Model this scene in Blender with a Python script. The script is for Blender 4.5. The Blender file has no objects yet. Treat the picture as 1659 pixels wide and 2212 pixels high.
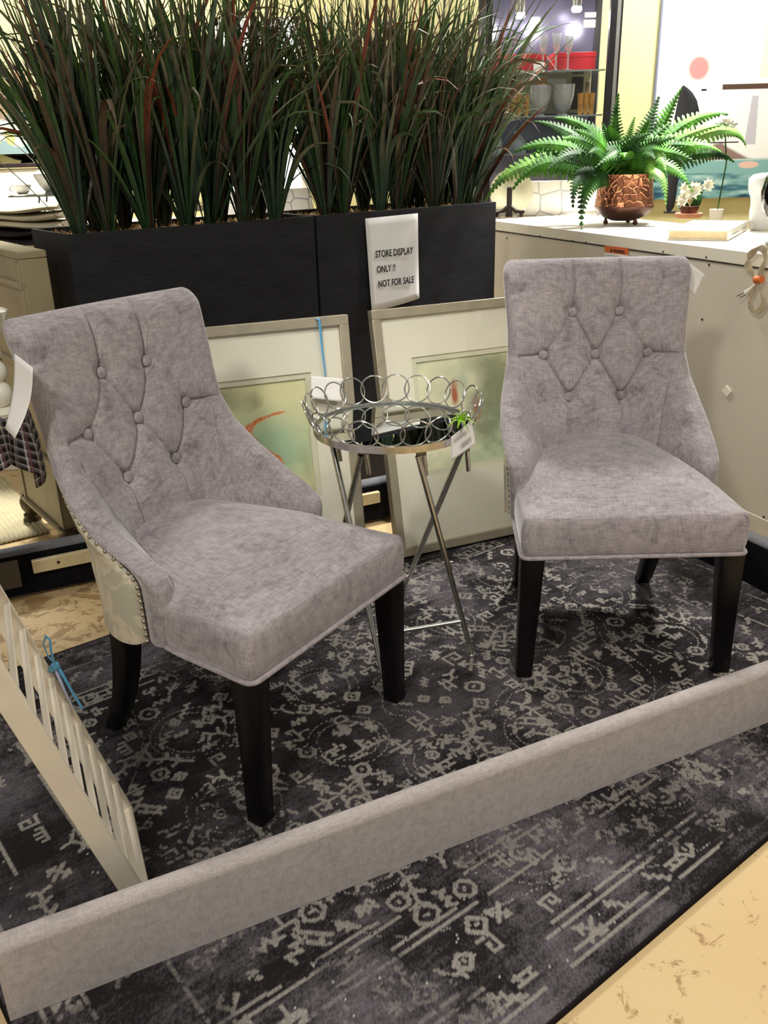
import bpy, bmesh, math, random
import numpy as np
from mathutils import Vector, Matrix, noise as mnoise
PI = math.pi
COL = bpy.context.scene.collection
SC = bpy.context.scene
# ------------------------------------------------------------------ camera
F_PX, PITCH, ROLL, CH = 1928.2, 0.38861, -0.0261, 1.28869
W, H = 1659, 2212
fw = Vector((0, math.cos(PITCH), -math.sin(PITCH))); r0 = Vector((1, 0, 0)); u0 = r0.cross(fw)
cR = r0 * math.cos(ROLL) + u0 * math.sin(ROLL); cU = u0 * math.cos(ROLL) - r0 * math.sin(ROLL)
cam_d = bpy.data.cameras.new('camera'); cam = bpy.data.objects.new('camera', cam_d); COL.objects.link(cam)
cam_d.sensor_fit = 'HORIZONTAL'; cam_d.sensor_width = 36; cam_d.lens = 36 * F_PX / W
cam_d.clip_start = 0.02; cam_d.clip_end = 60
m = Matrix((cR, cU, -fw)).transposed().to_4x4(); m.translation = Vector((0, 0, CH)); cam.matrix_world = m
SC.camera = cam
CAMO = Vector((0, 0, CH))
def ray(u, v): return cR * ((u - W / 2) / F_PX) - cU * ((v - H / 2) / F_PX) + fw
def atz(u, v, z=0.0):
    r = ray(u, v); return CAMO + r * ((z - CH) / r.z)
def aty(u, v, Y):
    r = ray(u, v); return CAMO + r * (Y / r.y)
def atp(u, v, P, N):
    r = ray(u, v); return CAMO + r * ((Vector(P) - CAMO).dot(N) / r.dot(N))
# ------------------------------------------------------------------ view, world, lights
SC.view_settings.view_transform = 'Standard'; SC.view_settings.look = 'None'
SC.view_settings.exposure = 0.0; SC.view_settings.gamma = 1.0; SC.view_settings.use_curve_mapping = False
wd = bpy.data.worlds.new('world'); SC.world = wd; wd.use_nodes = True
wd.node_tree.nodes['Background'].inputs[0].default_value = (1.0, 0.97, 0.92, 1)
wd.node_tree.nodes['Background'].inputs[1].default_value = 0.27
def area(name, loc, target, size, power, color, spread=180):
    d = bpy.data.lights.new(name, 'AREA'); d.shape = 'DISK'; d.size = size; d.energy = power; d.color = color
    d.spread = math.radians(spread)
    o = bpy.data.objects.new(name, d); COL.objects.link(o); o.location = loc
    o.rotation_euler = (Vector(target) - Vector(loc)).to_track_quat('-Z', 'Y').to_euler(); return o
area('ceiling_light_key', (-0.9, -0.5, 2.9), (0.2, 2.0, 0.3), 0.35, 48, (1.0, 0.95, 0.87))
area('ceiling_light_rear', (-0.2, 4.4, 3.0), (0.5, 2.6, 0.3), 0.4, 26, (1.0, 0.96, 0.88), 110)
area('ceiling_light_right', (1.5, 0.6, 3.0), (1.2, 1.0, 0.0), 0.35, 20, (1.0, 0.92, 0.80), 120)
area('ceiling_light_cabinet', (1.55, 4.3, 2.9), (1.25, 4.0, 0.95), 0.3, 62, (1.0, 0.97, 0.92), 75)
area('added_fill_pictures', (0.0, 1.15, 3.0), (0.02, 2.80, 0.40), 0.15, 0.9, (1.0, 0.96, 0.88), 24)  # added fill lamp to brighten the leaning pictures, not a ceiling fixture
area('ceiling_light_wall', (1.6, 4.9, 3.0), (2.0, 6.3, 1.6), 0.5, 32, (1.0, 0.97, 0.90), 120)
area('ceiling_light_wall_left', (-1.8, 4.6, 3.0), (-1.6, 6.3, 1.6), 0.6, 50, (1.0, 0.95, 0.84), 130)
area('ceiling_light_table', (-1.9, 4.3, 2.8), (-1.8, 4.4, 0.9), 0.4, 60, (1.0, 0.97, 0.92), 90)

# ------------------------------------------------------------------ tagging
def tag(o, label=None, cat=None, group=None, kind=None):
    if label: o['label'] = label
    if cat: o['category'] = cat
    if group: o['group'] = group
    if kind: o['kind'] = kind
    return o
def empty(name, loc, rz=0, **k):
    o = bpy.data.objects.new(name, None); COL.objects.link(o); o.location = loc; o.rotation_euler = (0, 0, rz)
    o.empty_display_size = 0.1
    return tag(o, **k)
def copy_tree(o, parent=None):
    c = o.copy(); COL.objects.link(c); c.parent = parent
    for ch in list(o.children): copy_tree(ch, c)
    return c

# ------------------------------------------------------------------ materials
def lin(r, g, b):
    f = lambda c: (c / 255 / 12.92) if c / 255 <= 0.04045 else ((c / 255 + 0.055) / 1.055) ** 2.4
    return (f(r), f(g), f(b), 1)
def nt(name):
    m = bpy.data.materials.new(name); m.use_nodes = True
    return m, m.node_tree, m.node_tree.nodes['Principled BSDF']
def node(t, typ, **k):
    n = t.nodes.new(typ)
    for a, b in k.items():
        if a in n.inputs.keys() if hasattr(n.inputs, 'keys') else False: n.inputs[a].default_value = b
        else: setattr(n, a, b)
    return n
def texc(t, scale=(1, 1, 1), rot=(0, 0, 0)):
    c = t.nodes.new('ShaderNodeTexCoord'); mp = t.nodes.new('ShaderNodeMapping')
    mp.inputs['Scale'].default_value = scale; mp.inputs['Rotation'].default_value = rot
    t.links.new(c.outputs['Object'], mp.inputs[0]); return mp.outputs[0]
def noise(t, vec, scale, detail=3, rough=0.5, dist=0):
    n = t.nodes.new('ShaderNodeTexNoise'); n.inputs['Scale'].default_value = scale; n.inputs['Detail'].default_value = detail
    n.inputs['Roughness'].default_value = rough; n.inputs['Distortion'].default_value = dist
    t.links.new(vec, n.inputs['Vector']); return n.outputs['Fac']
def ramp(t, fac, stops):
    r = t.nodes.new('ShaderNodeValToRGB'); e = r.color_ramp.elements
    while len(e) > 2: e.remove(e[-1])
    e[0].position, e[0].color = stops[0]; e[1].position, e[1].color = stops[1]
    for p, c in stops[2:]:
        x = e.new(p); x.color = c
    t.links.new(fac, r.inputs[0]); return r.outputs[0]
def math_(t, op, a, b=None):
    n = t.nodes.new('ShaderNodeMath'); n.operation = op
    for i, v in enumerate((a, b)):
        if v is None: continue
        if isinstance(v, (int, float)): n.inputs[i].default_value = v
        else: t.links.new(v, n.inputs[i])
    return n.outputs[0]
def mix(t, fac, a, b, mode='MIX'):
    n = t.nodes.new('ShaderNodeMix'); n.data_type = 'RGBA'; n.blend_type = mode
    for s, v in ((0, fac), (6, a), (7, b)):
        if isinstance(v, (int, float)): n.inputs[s].default_value = v
        elif isinstance(v, tuple): n.inputs[s].default_value = v
        else: t.links.new(v, n.inputs[s])
    return n.outputs[2]
def bump(t, p, h, strength=0.3, dist=0.002):
    b = t.nodes.new('ShaderNodeBump'); b.inputs['Strength'].default_value = strength; b.inputs['Distance'].default_value = dist
    t.links.new(h, b.inputs['Height']); t.links.new(b.outputs[0], p.inputs['Normal'])
G1 = lambda v: (v, v, v, 1)
def plain(name, col, rough=0.5, metal=0, var=0.08, scale=30, emis=None, trans=0, bmp=0.0, spec=None, alpha=None):
    m, t, p = nt(name)
    p.inputs['Roughness'].default_value = rough; p.inputs['Metallic'].default_value = metal
    if spec is not None: p.inputs['Specular IOR Level'].default_value = spec
    v = texc(t); n = noise(t, v, scale)
    hi = tuple(min(1, c * (1 + var)) for c in col[:3]) + (1,); lo = tuple(c * (1 - var) for c in col[:3]) + (1,)
    t.links.new(ramp(t, n, [(0.3, lo), (0.7, hi)]), p.inputs['Base Color'])
    if bmp: bump(t, p, n, bmp)
    if trans: p.inputs['Transmission Weight'].default_value = trans; p.inputs['IOR'].default_value = 1.45
    if emis: p.inputs['Emission Color'].default_value = tuple(emis[0]) ; p.inputs['Emission Strength'].default_value = emis[1]
    if alpha is not None: p.inputs['Alpha'].default_value = alpha
    return m
def pane(name, tint=(1, 1, 1, 1), base=0.04):
    m, t, p = nt(name); t.nodes.remove(p); out = t.nodes['Material Output']
    tr = t.nodes.new('ShaderNodeBsdfTransparent'); tr.inputs[0].default_value = tint
    gl = t.nodes.new('ShaderNodeBsdfGlossy'); gl.inputs['Roughness'].default_value = 0.02
    lw = t.nodes.new('ShaderNodeLayerWeight'); lw.inputs[0].default_value = 0.5
    f_ = math_(t, 'ADD', math_(t, 'MULTIPLY', math_(t, 'POWER', lw.outputs['Facing'], 5.0), 0.8), 0.03)
    mx = t.nodes.new('ShaderNodeMixShader'); t.links.new(f_, mx.inputs[0])
    t.links.new(tr.outputs[0], mx.inputs[1]); t.links.new(gl.outputs[0], mx.inputs[2]); t.links.new(mx.outputs[0], out.inputs[0]); return m
def fabric(name, c_lo, c_hi, weave=420, patch=9, dark=(0.45), rough=0.85, sheen=0.4, blotch=0.5, contrast=0.35):
    """woven cloth: crossing threads, worn pile patches"""
    m, t, p = nt(name); p.inputs['Roughness'].default_value = rough
    p.inputs['Sheen Weight'].default_value = sheen; p.inputs['Sheen Roughness'].default_value = 0.45
    p.inputs['Specular IOR Level'].default_value = 0.15
    va = texc(t, (weave, weave * 0.12, weave * 0.12)); vb = texc(t, (weave * 0.12, weave * 0.12, weave))
    a = noise(t, va, 1, 2); b = noise(t, vb, 1, 2)
    vc = texc(t, (weave * 0.12, weave, weave * 0.12)); c3 = noise(t, vc, 1, 2)
    th = math_(t, 'MULTIPLY', math_(t, 'ADD', math_(t, 'ADD', a, b), c3), 0.3333)
    pt = noise(t, texc(t, (1, 1, 1.6)), patch, 6, 0.62, 0.4)
    base = mix(t, pt, c_lo, c_hi)
    thr = ramp(t, th, [(0.40, G1(1 - contrast)), (0.60, G1(1 + 0.0))])
    c = mix(t, 1.0, base, thr, 'MULTIPLY')
    blot = ramp(t, noise(t, texc(t, (1, 1, 1)), patch * 2.6, 6, 0.7, 0.8), [(0.30, G1(1 - blotch)), (0.46, G1(1))])
    c = mix(t, 0.8, c, blot, 'MULTIPLY')
    t.links.new(c, p.inputs['Base Color']); bump(t, p, th, 0.35, 0.0015); return m
def attr_mat(name, rough=0.9, bmp=0, metal=0, spec=0.2, sheen=0):
    m, t, p = nt(name); a = t.nodes.new('ShaderNodeAttribute'); a.attribute_name = 'Col'
    p.inputs['Roughness'].default_value = rough; p.inputs['Metallic'].default_value = metal; p.inputs['Specular IOR Level'].default_value = spec
    n = noise(t, texc(t), 260, 3); c = mix(t, 1.0, a.outputs['Color'], ramp(t, n, [(0.3, G1(0.72 if bmp else 0.96)), (0.7, G1(1.0))]), 'MULTIPLY')
    t.links.new(c, p.inputs['Base Color'])
    if bmp: bump(t, p, n, bmp, 0.004)
    return m

M = {}
M['velvet'] = fabric('grey_mauve_chenille', lin(147, 137, 143), lin(193, 184, 185), weave=330, patch=6, blotch=0.56, contrast=0.36, sheen=0.5)
def damask():
    m, t, p = nt('cream_damask'); p.inputs['Roughness'].default_value = 0.7
    v = texc(t); vo = t.nodes.new('ShaderNodeTexVoronoi'); vo.inputs['Scale'].default_value = 16; vo.feature = 'SMOOTH_F1'
    d = noise(t, v, 8, 3, 0.5, 3.5)
    msk = ramp(t, d, [(0.47, G1(0)), (0.53, G1(1))])
    rib = noise(t, texc(t, (20, 20, 500)), 1, 2)
    c = mix(t, msk, lin(218, 207, 182), lin(194, 190, 170)); c = mix(t, 1.0, c, ramp(t, rib, [(0.3, G1(0.86)), (0.7, G1(1))]), 'MULTIPLY')
    t.links.new(c, p.inputs['Base Color']); bump(t, p, msk, 0.25, 0.002); return m
M['damask'] = damask()
M['linen'] = fabric('grey_linen', lin(182, 173, 170), lin(190, 181, 178), weave=520, patch=4, blotch=0.08, contrast=0.24, sheen=0.15)
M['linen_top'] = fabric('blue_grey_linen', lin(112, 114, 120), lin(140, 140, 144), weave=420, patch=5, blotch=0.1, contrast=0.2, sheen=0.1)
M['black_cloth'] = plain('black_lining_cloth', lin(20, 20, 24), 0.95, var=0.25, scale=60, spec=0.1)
M['black_leg'] = plain('black_stained_wood', lin(14, 12, 13), 0.38, var=0.3, scale=12, spec=0.3)
M['nickel'] = plain('antique_nickel', lin(196, 188, 170), 0.22, 1.0, var=0.2, scale=80)
M['steel'] = plain('brushed_silver', lin(206, 204, 196), 0.24, 1.0, var=0.12, scale=60)
M['steel_dark'] = plain('dark_steel', lin(120, 118, 112), 0.3, 1.0, var=0.12, scale=60)  # darker steel tone for brackets, wire shelf, pins and table frame
M['mirror'] = plain('mirror_glass', lin(226, 232, 228), 0.02, 1.0, var=0.01)
def planterm():
    m, t, p = nt('black_washed_wood'); p.inputs['Roughness'].default_value = 0.62; p.inputs['Specular IOR Level'].default_value = 0.25
    n = noise(t, texc(t, (1.2, 1.2, 3)), 5, 6, 0.65, 0.6); f = noise(t, texc(t, (6, 6, 90)), 2, 4)
    c = mix(t, math_(t, 'MULTIPLY', n, f), lin(16, 16, 19), lin(58, 59, 64)); t.links.new(c, p.inputs['Base Color']); bump(t, p, f, 0.15); return m
M['planter'] = planterm()
M['moss'] = plain('dried_moss', lin(176, 146, 104), 0.95, var=0.45, scale=90, bmp=0.8)
def grassm():
    m, t, p = nt('grass_blade'); p.inputs['Roughness'].default_value = 0.42; p.inputs['Specular IOR Level'].default_value = 0.45
    a = t.nodes.new('ShaderNodeAttribute'); a.attribute_name = 'Col'
    n = noise(t, texc(t, (90, 90, 5)), 1, 3); c = mix(t, 1.0, a.outputs['Color'], ramp(t, n, [(0.3, G1(0.65)), (0.7, G1(1.1))]), 'MULTIPLY')
    t.links.new(c, p.inputs['Base Color']); return m
M['grass'] = grassm()
M['cream_wood'] = plain('cream_painted_wood', lin(222, 212, 192), 0.55, var=0.06, scale=14)
M['pine'] = plain('pale_pine', lin(214, 198, 156), 0.6, var=0.1, scale=20)
M['champagne'] = plain('champagne_silver_frame', lin(172, 163, 142), 0.42, 0.35, var=0.1, scale=20)
M['frame_side'] = plain('dark_frame_side', lin(70, 68, 56), 0.6, 0, var=0.1)
M['mat'] = plain('white_mat_board', lin(230, 226, 208), 0.85, var=0.015, scale=4)
M['bevel'] = plain('mat_bevel', lin(214, 212, 186), 0.8, var=0.02)
M['art'] = attr_mat('watercolour', 0.8)
M['glass'] = pane('clear_glass')
M['paper'] = plain('white_paper', lin(232, 230, 226), 0.8, var=0.02, scale=6)
M['ink'] = plain('black_ink', lin(40, 38, 36), 0.8)
M['inkgrey'] = plain('grey_print', lin(140, 138, 136), 0.8)
M['blue_ribbon'] = plain('blue_satin_ribbon', lin(96, 176, 224), 0.3, var=0.1, scale=30, spec=0.6)
M['lime'] = plain('lime_ribbon', lin(170, 224, 60), 0.35, var=0.15, scale=40)
M['copper'] = None
def copperm():
    m, t, p = nt('embossed_copper'); p.inputs['Metallic'].default_value = 0.9; p.inputs['Roughness'].default_value = 0.3
    v = texc(t); n = noise(t, v, 12, 4)
    t.links.new(ramp(t, n, [(0.3, lin(120, 74, 52)), (0.7, lin(192, 128, 96))]), p.inputs['Base Color'])
    vo = t.nodes.new('ShaderNodeTexVoronoi'); vo.feature = 'DISTANCE_TO_EDGE'; vo.inputs['Scale'].default_value = 38; t.links.new(v, vo.inputs['Vector'])
    bump(t, p, ramp(t, vo.outputs['Distance'], [(0.0, G1(1)), (0.12, G1(0))]), 0.7, 0.004); return m
M['copper'] = copperm()
M['copper_dark'] = plain('dark_copper', lin(74, 46, 36), 0.4, 0.7, var=0.3)
def leafm(name, a, b):
    m, t, p = nt(name); p.inputs['Roughness'].default_value = 0.6; p.inputs['Specular IOR Level'].default_value = 0.25
    n = noise(t, texc(t), 14, 4); t.links.new(ramp(t, n, [(0.32, a), (0.68, b)]), p.inputs['Base Color'])
    p.inputs['Subsurface Weight'].default_value = 0.0; return m
M['fern'] = leafm('fern_leaf', lin(18, 56, 8), lin(66, 124, 18))
M['fern_dark'] = leafm('fern_leaf_dark', lin(12, 38, 8), lin(38, 84, 16))
M['fern_pale'] = leafm('fern_leaf_pale', lin(70, 112, 46), lin(112, 152, 64))
M['white_glaze'] = plain('white_glaze', lin(238, 234, 218), 0.25, var=0.02)
M['cream_glaze'] = plain('cream_glaze', lin(204, 200, 166), 0.3, var=0.03)
M['grey_china'] = plain('grey_china', lin(138, 136, 128), 0.35, var=.15)
M['dark_wood'] = plain('dark_wood', lin(36, 24, 20), 0.45, var=0.3, scale=15)
M['matte_black'] = plain('matte_black', lin(18, 18, 20), 0.5, var=0.2)
M['gloss_black'] = plain('gloss_black', lin(12, 11, 11), 0.08, var=0.2)
M['cabinet'] = plain('grey_white_panel', lin(204, 196, 180), 0.6, var=0.035, scale=3)
M['cabinet_top'] = plain('white_painted_top', lin(226, 220, 204), 0.5, var=0.02, scale=5)
M['seam'] = plain('dark_gap', lin(50, 44, 36), 0.9)
M['orange'] = plain('orange_print', lin(214, 108, 52), 0.6, var=0.05)
M['brass'] = plain('polished_brass', lin(206, 160, 70), 0.18, 1.0, var=0.15)
M['bronze'] = plain('antique_bronze_wood', lin(92, 76, 50), 0.45, 0.3, var=0.5, scale=50)
M['dresser'] = plain('aged_cream_dresser', lin(158, 145, 112), 0.5, var=0.12, scale=6)
M['cloth_white'] = plain('cream_folded_linen', lin(226, 218, 194), 0.9, var=0.05, scale=8)
M['cloth_dark'] = plain('charcoal_folded_cloth', lin(40, 34, 36), 0.95, var=0.25, scale=8)
M['grey_cloth'] = plain('pale_grey_cloth', lin(206, 206, 204), 0.9, var=0.06, scale=18, bmp=0.3)
M['terracotta'] = plain('terracotta', lin(196, 140, 112), 0.7)
M['petal'] = plain('white_petal', lin(244, 244, 226), 0.6, var=0.03)
M['red'] = plain('red_gift_box', lin(200, 40, 50), 0.4, var=0.05)
M['bulb'] = plain('glowing_bulb', (1, 1, 1, 1), 0.5, emis=((1, 0.95, 0.85, 1), 14))
M['winglow'] = plain('daylight_pane', (1, 1, 1, 1), 0.5, emis=((0.86, 0.93, 1.0, 1), 3.2))
M['amber'] = pane('amber_glass', (1.0, 0.82, 0.5, 1))
M['clearcord'] = plain('clear_gold_cord', lin(206, 190, 160), 0.2, 0.1, var=0.2, scale=40, trans=0.35)
M['tufted'] = plain('light_grey_tufted', lin(178, 176, 172), 0.8, var=0.06, scale=12)
M['wall_paint'] = plain('pale_yellow_paint', lin(230, 224, 166), 0.85, var=0.02, scale=2)
M['cabglass_back'] = plain('mirror_backing', lin(104, 104, 130), 0.25, 0.5, var=0.35, scale=3)
def latticem():
    m, t, p = nt('cream_trellis_cloth'); p.inputs['Roughness'].default_value = 0.85
    v = texc(t); vo = t.nodes.new('ShaderNodeTexVoronoi'); vo.feature = 'DISTANCE_TO_EDGE'; vo.inputs['Scale'].default_value = 11; vo.inputs['Randomness'].default_value = 0.35
    t.links.new(v, vo.inputs['Vector'])
    t.links.new(ramp(t, vo.outputs['Distance'], [(0.02, lin(170, 170, 166)), (0.05, lin(240, 236, 224))]), p.inputs['Base Color']); return m
M['trellis'] = latticem()
def plaidm():
    m, t, p = nt('plaid_flannel'); p.inputs['Roughness'].default_value = 0.95
    uv = t.nodes.new('ShaderNodeUVMap'); sp = t.nodes.new('ShaderNodeSeparateXYZ'); t.links.new(uv.outputs[0], sp.inputs[0])
    def band(src, freq, lo, hi):
        f = math_(t, 'FRACT', math_(t, 'MULTIPLY', src, freq)); a = math_(t, 'GREATER_THAN', f, lo); b = math_(t, 'LESS_THAN', f, hi); return math_(t, 'MULTIPLY', a, b)
    X, Y = sp.outputs[0], sp.outputs[1]
    c = mix(t, math_(t, 'MULTIPLY', math_(t, 'ADD', band(X, 7, 0.0, 0.35), band(Y, 7, 0.0, 0.35)), 0.5), lin(58, 50, 58), lin(20, 18, 22))
    c = mix(t, math_(t, 'MULTIPLY', math_(t, 'ADD', band(X, 7, 0.45, 0.62), band(Y, 7, 0.45, 0.62)), 0.5), c, lin(232, 226, 220))
    c = mix(t, math_(t, 'MULTIPLY', math_(t, 'ADD', band(X, 7, 0.75, 0.80), band(Y, 7, 0.75, 0.80)), 0.5), c, lin(236, 230, 226))
    c = mix(t, math_(t, 'MULTIPLY', band(X, 3.5, 0.84, 0.97), 0.6), c, lin(110, 40, 66))
    t.links.new(c, p.inputs['Base Color']); return m
M['plaid'] = plaidm()
def floorm():
    m, t, p = nt('worn_cream_concrete'); p.inputs['Roughness'].default_value = 0.5
    v = texc(t); big = noise(t, v, 1.4, 3); n = noise(t, v, 16, 9, 0.72, 0.6); s = noise(t, texc(t, (1, 1.6, 1)), 34, 6, 0.7, 1.2)
    base = mix(t, noise(t, v, 3, 4), lin(214, 184, 132), lin(222, 196, 148))
    worn = ramp(t, math_(t, 'ADD', math_(t, 'MULTIPLY', n, 0.62), math_(t, 'MULTIPLY', big, 0.38)), [(0.522, G1(0)), (0.55, G1(1))])
    c = mix(t, worn, base, lin(172, 140, 96))
    scr = ramp(t, s, [(0.30, G1(1)), (0.34, G1(0))]); c = mix(t, math_(t, 'MULTIPLY', scr, 0.7), c, lin(120, 96, 66))
    t.links.new(c, p.inputs['Base Color']); return m
M['floor'] = floorm()

# ------------------------------------------------------------------ mesh helpers
class MB:
    def __init__(s): s.v = []; s.f = []; s.smooth = []; s.mi = []
    def add(s, vs, fs, sm=False, mi=0):
        b = len(s.v); s.v += [tuple(v) for v in vs]; s.f += [tuple(i + b for i in f) for f in fs]
        s.smooth += [sm] * len(fs); s.mi += [mi] * len(fs); return s
    def box(s, c, d, rz=0, R=None, mi=0):
        x, y, z = d[0] / 2, d[1] / 2, d[2] / 2
        vs = [Vector((a, b, e)) for a in (-x, x) for b in (-y, y) for e in (-z, z)]
        if R is None: R = Matrix.Rotation(rz, 3, 'Z')
        vs = [R @ v + Vector(c) for v in vs]
        return s.add(vs, [(0, 1, 3, 2), (4, 6, 7, 5), (0, 4, 5, 1), (2, 3, 7, 6), (0, 2, 6, 4), (1, 5, 7, 3)], mi=mi)
    def obox(s, O, A, B, Cc, mi=0):
        """box from corner O along vectors A, B, C"""
        O, A, B, Cc = map(Vector, (O, A, B, Cc))
        vs = [O, O + A, O + A + B, O + B, O + Cc, O + A + Cc, O + A + B + Cc, O + B + Cc]
        return s.add(vs, [(0, 3, 2, 1), (4, 5, 6, 7), (0, 1, 5, 4), (1, 2, 6, 5), (2, 3, 7, 6), (3, 0, 4, 7)], mi=mi)
    def tube(s, pts, r, n=8, closed=False, cap=True, flat=1.0, mi=0):
        pts = [Vector(p) for p in pts]; k = len(pts)
        rs = r if isinstance(r, (list, tuple)) else [r] * k
        vs = []; up = None
        for i, p in enumerate(pts):
            if closed: d = pts[(i + 1) % k] - pts[i - 1]
            else: d = pts[min(i + 1, k - 1)] - pts[max(i - 1, 0)]
            d.normalize()
            if up is None: up = Vector((0, 0, 1)) if abs(d.z) < 0.9 else Vector((1, 0, 0))
            a = d.cross(up).normalized(); b = a.cross(d).normalized(); up = b
            for j in range(n):
                t = 2 * PI * j / n; vs.append(p + (a * math.cos(t) + b * math.sin(t) * flat) * rs[i])
        fs = []
        for i in range(k if closed else k - 1):
            for j in range(n):
                i2 = (i + 1) % k; fs.append((i * n + j, i * n + (j + 1) % n, i2 * n + (j + 1) % n, i2 * n + j))
        if cap and not closed: fs += [tuple(range(n - 1, -1, -1)), tuple((k - 1) * n + j for j in range(n))]
        return s.add(vs, fs, True, mi)
    def lathe(s, prof, c=(0, 0, 0), n=32, R=None, mi=0, flute=None):
        vs = []; c = Vector(c)
        for (r, z) in prof:
            for j in range(n):
                t = 2 * PI * j / n; rr = r * (1 + (flute * math.cos(12 * t) if flute else 0))
                v = Vector((rr * math.cos(t), rr * math.sin(t), z)); vs.append((R @ v if R else v) + c)
        fs = [(i * n + j, i * n + (j + 1) % n, (i + 1) * n + (j + 1) % n, (i + 1) * n + j) for i in range(len(prof) - 1) for j in range(n)]
        if prof[0][0] > 1e-5: fs.append(tuple(range(n - 1, -1, -1)))
        if prof[-1][0] > 1e-5: fs.append(tuple((len(prof) - 1) * n + j for j in range(n)))
        return s.add(vs, fs, True, mi)
    def loops(s, L, sm=True, cap0=True, cap1=True, mi=0):
        n = len(L[0]); vs = [v for l in L for v in l]
        fs = [(i * n + j, i * n + (j + 1) % n, (i + 1) * n + (j + 1) % n, (i + 1) * n + j) for i in range(len(L) - 1) for j in range(n)]
        if cap0: fs.append(tuple(range(n - 1, -1, -1)))
        if cap1: fs.append(tuple((len(L) - 1) * n + j for j in range(n)))
        return s.add(vs, fs, sm, mi)
    def grid(s, P, sm=True, mi=0):
        a, b = len(P), len(P[0]); vs = [v for row in P for v in row]
        fs = [(i * b + j, i * b + j + 1, (i + 1) * b + j + 1, (i + 1) * b + j) for i in range(a - 1) for j in range(b - 1)]
        return s.add(vs, fs, sm, mi)
    def build(s, name, mats, parent=None, bevel=0, subsurf=0, solid=0, autosm=False):
        me = bpy.data.meshes.new(name); me.from_pydata(s.v, [], s.f); me.update()
        me.polygons.foreach_set('use_smooth', s.smooth); me.polygons.foreach_set('material_index', s.mi)
        for m_ in (mats if isinstance(mats, (list, tuple)) else [mats]): me.materials.append(m_)
        bm = bmesh.new(); bm.from_mesh(me); bmesh.ops.recalc_face_normals(bm, faces=bm.faces); bm.to_mesh(me); bm.free()
        me.set_sharp_from_angle(angle=math.radians(48))
        o = bpy.data.objects.new(name, me); COL.objects.link(o); o.parent = parent
        if solid: md = o.modifiers.new('solid', 'SOLIDIFY'); md.thickness = solid; md.offset = 0
        if bevel: md = o.modifiers.new('bevel', 'BEVEL'); md.width = bevel; md.segments = 2; md.limit_method = 'ANGLE'
        if subsurf: md = o.modifiers.new('sub', 'SUBSURF'); md.levels = md.render_levels = subsurf
        return o
def interp(x, tab): return float(np.interp(x, [a for a, _ in tab], [b for _, b in tab]))
def setcol(me, cols):
    a = me.color_attributes.new('Col', 'FLOAT_COLOR', 'POINT'); c = np.ones((len(me.vertices), 4), np.float32); c[:, :3] = cols
    a.data.foreach_set('color', c.ravel())
def colgrid(name, O, U, V, nu, nv, cols, mat, parent=None, thick=0):
    """flat grid with a colour per vertex; cols[nv,nu,3] linear"""
    O, U, V = (np.array(q, float) for q in (O, U, V))
    a, b = np.meshgrid(np.linspace(0, 1, nu), np.linspace(0, 1, nv))
    P = O + a[..., None] * U + b[..., None] * V
    me = bpy.data.meshes.new(name); idx = np.arange(nu * nv).reshape(nv, nu)
    F = np.stack([idx[:-1, :-1], idx[:-1, 1:], idx[1:, 1:], idx[1:, :-1]], -1).reshape(-1, 4)
    me.vertices.add(nu * nv); me.vertices.foreach_set('co', P.ravel()); me.loops.add(F.size); me.loops.foreach_set('vertex_index', F.ravel().astype(np.int32))
    me.polygons.add(len(F)); me.polygons.foreach_set('loop_start', np.arange(0, F.size, 4, dtype=np.int32)); me.polygons.foreach_set('loop_total', np.full(len(F), 4, np.int32))
    me.update(); me.validate(); setcol(me, cols.reshape(-1, 3)); me.materials.append(mat)
    o = bpy.data.objects.new(name, me); COL.objects.link(o); o.parent = parent
    if thick: md = o.modifiers.new('solid', 'SOLIDIFY'); md.thickness = thick; md.offset = -1
    return o
def text(name, s, size, mat, parent=None, loc=(0, 0, 0), R=None, sx=1.0, depth=0.0004):
    cu = bpy.data.curves.new(name, 'FONT'); cu.body = s; cu.size = size; cu.extrude = depth; cu.offset = size * .012; cu.resolution_u = 3
    t = bpy.data.objects.new(name, cu); COL.objects.link(t)
    dg = bpy.context.evaluated_depsgraph_get(); me = bpy.data.meshes.new_from_object(t.evaluated_get(dg)); bpy.data.objects.remove(t)
    me.name = name; me.materials.clear(); me.materials.append(mat)
    R = R or Matrix.Identity(3)
    for v in me.vertices: v.co = R @ Vector((v.co.x * sx, v.co.y, v.co.z)) + Vector(loc)
    o = bpy.data.objects.new(name, me); COL.objects.link(o); o.parent = parent; return o
def fnoise(shape, cells, seed, octaves=3):
    rs = np.random.RandomState(seed); out = np.zeros(shape); amp = 1; tot = 0
    for k in range(octaves):
        c0 = max(2, int(cells[0] * 2 ** k)); c1 = max(2, int(cells[1] * 2 ** k)); g = rs.rand(c0 + 1, c1 + 1)
        y = np.linspace(0, c0 - 1e-6, shape[0]); x = np.linspace(0, c1 - 1e-6, shape[1]); yi = y.astype(int); xi = x.astype(int)
        fy = (y - yi)[:, None]; fx = (x - xi)[None]; fy = fy * fy * (3 - 2 * fy); fx = fx * fx * (3 - 2 * fx)
        out += amp * ((g[yi][:, xi] * (1 - fx) + g[yi][:, xi + 1] * fx) * (1 - fy) + (g[yi + 1][:, xi] * (1 - fx) + g[yi + 1][:, xi + 1] * fx) * fy)
        tot += amp; amp *= 0.5
    return out / tot

# ================================================================== STRUCTURE
FZ = -0.012
mb = MB(); mb.box((0, 3.0, FZ - 0.05), (9, 9.4, 0.1)); tag(mb.build('floor', M['floor']), kind='structure')
WY = 6.3
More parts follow.
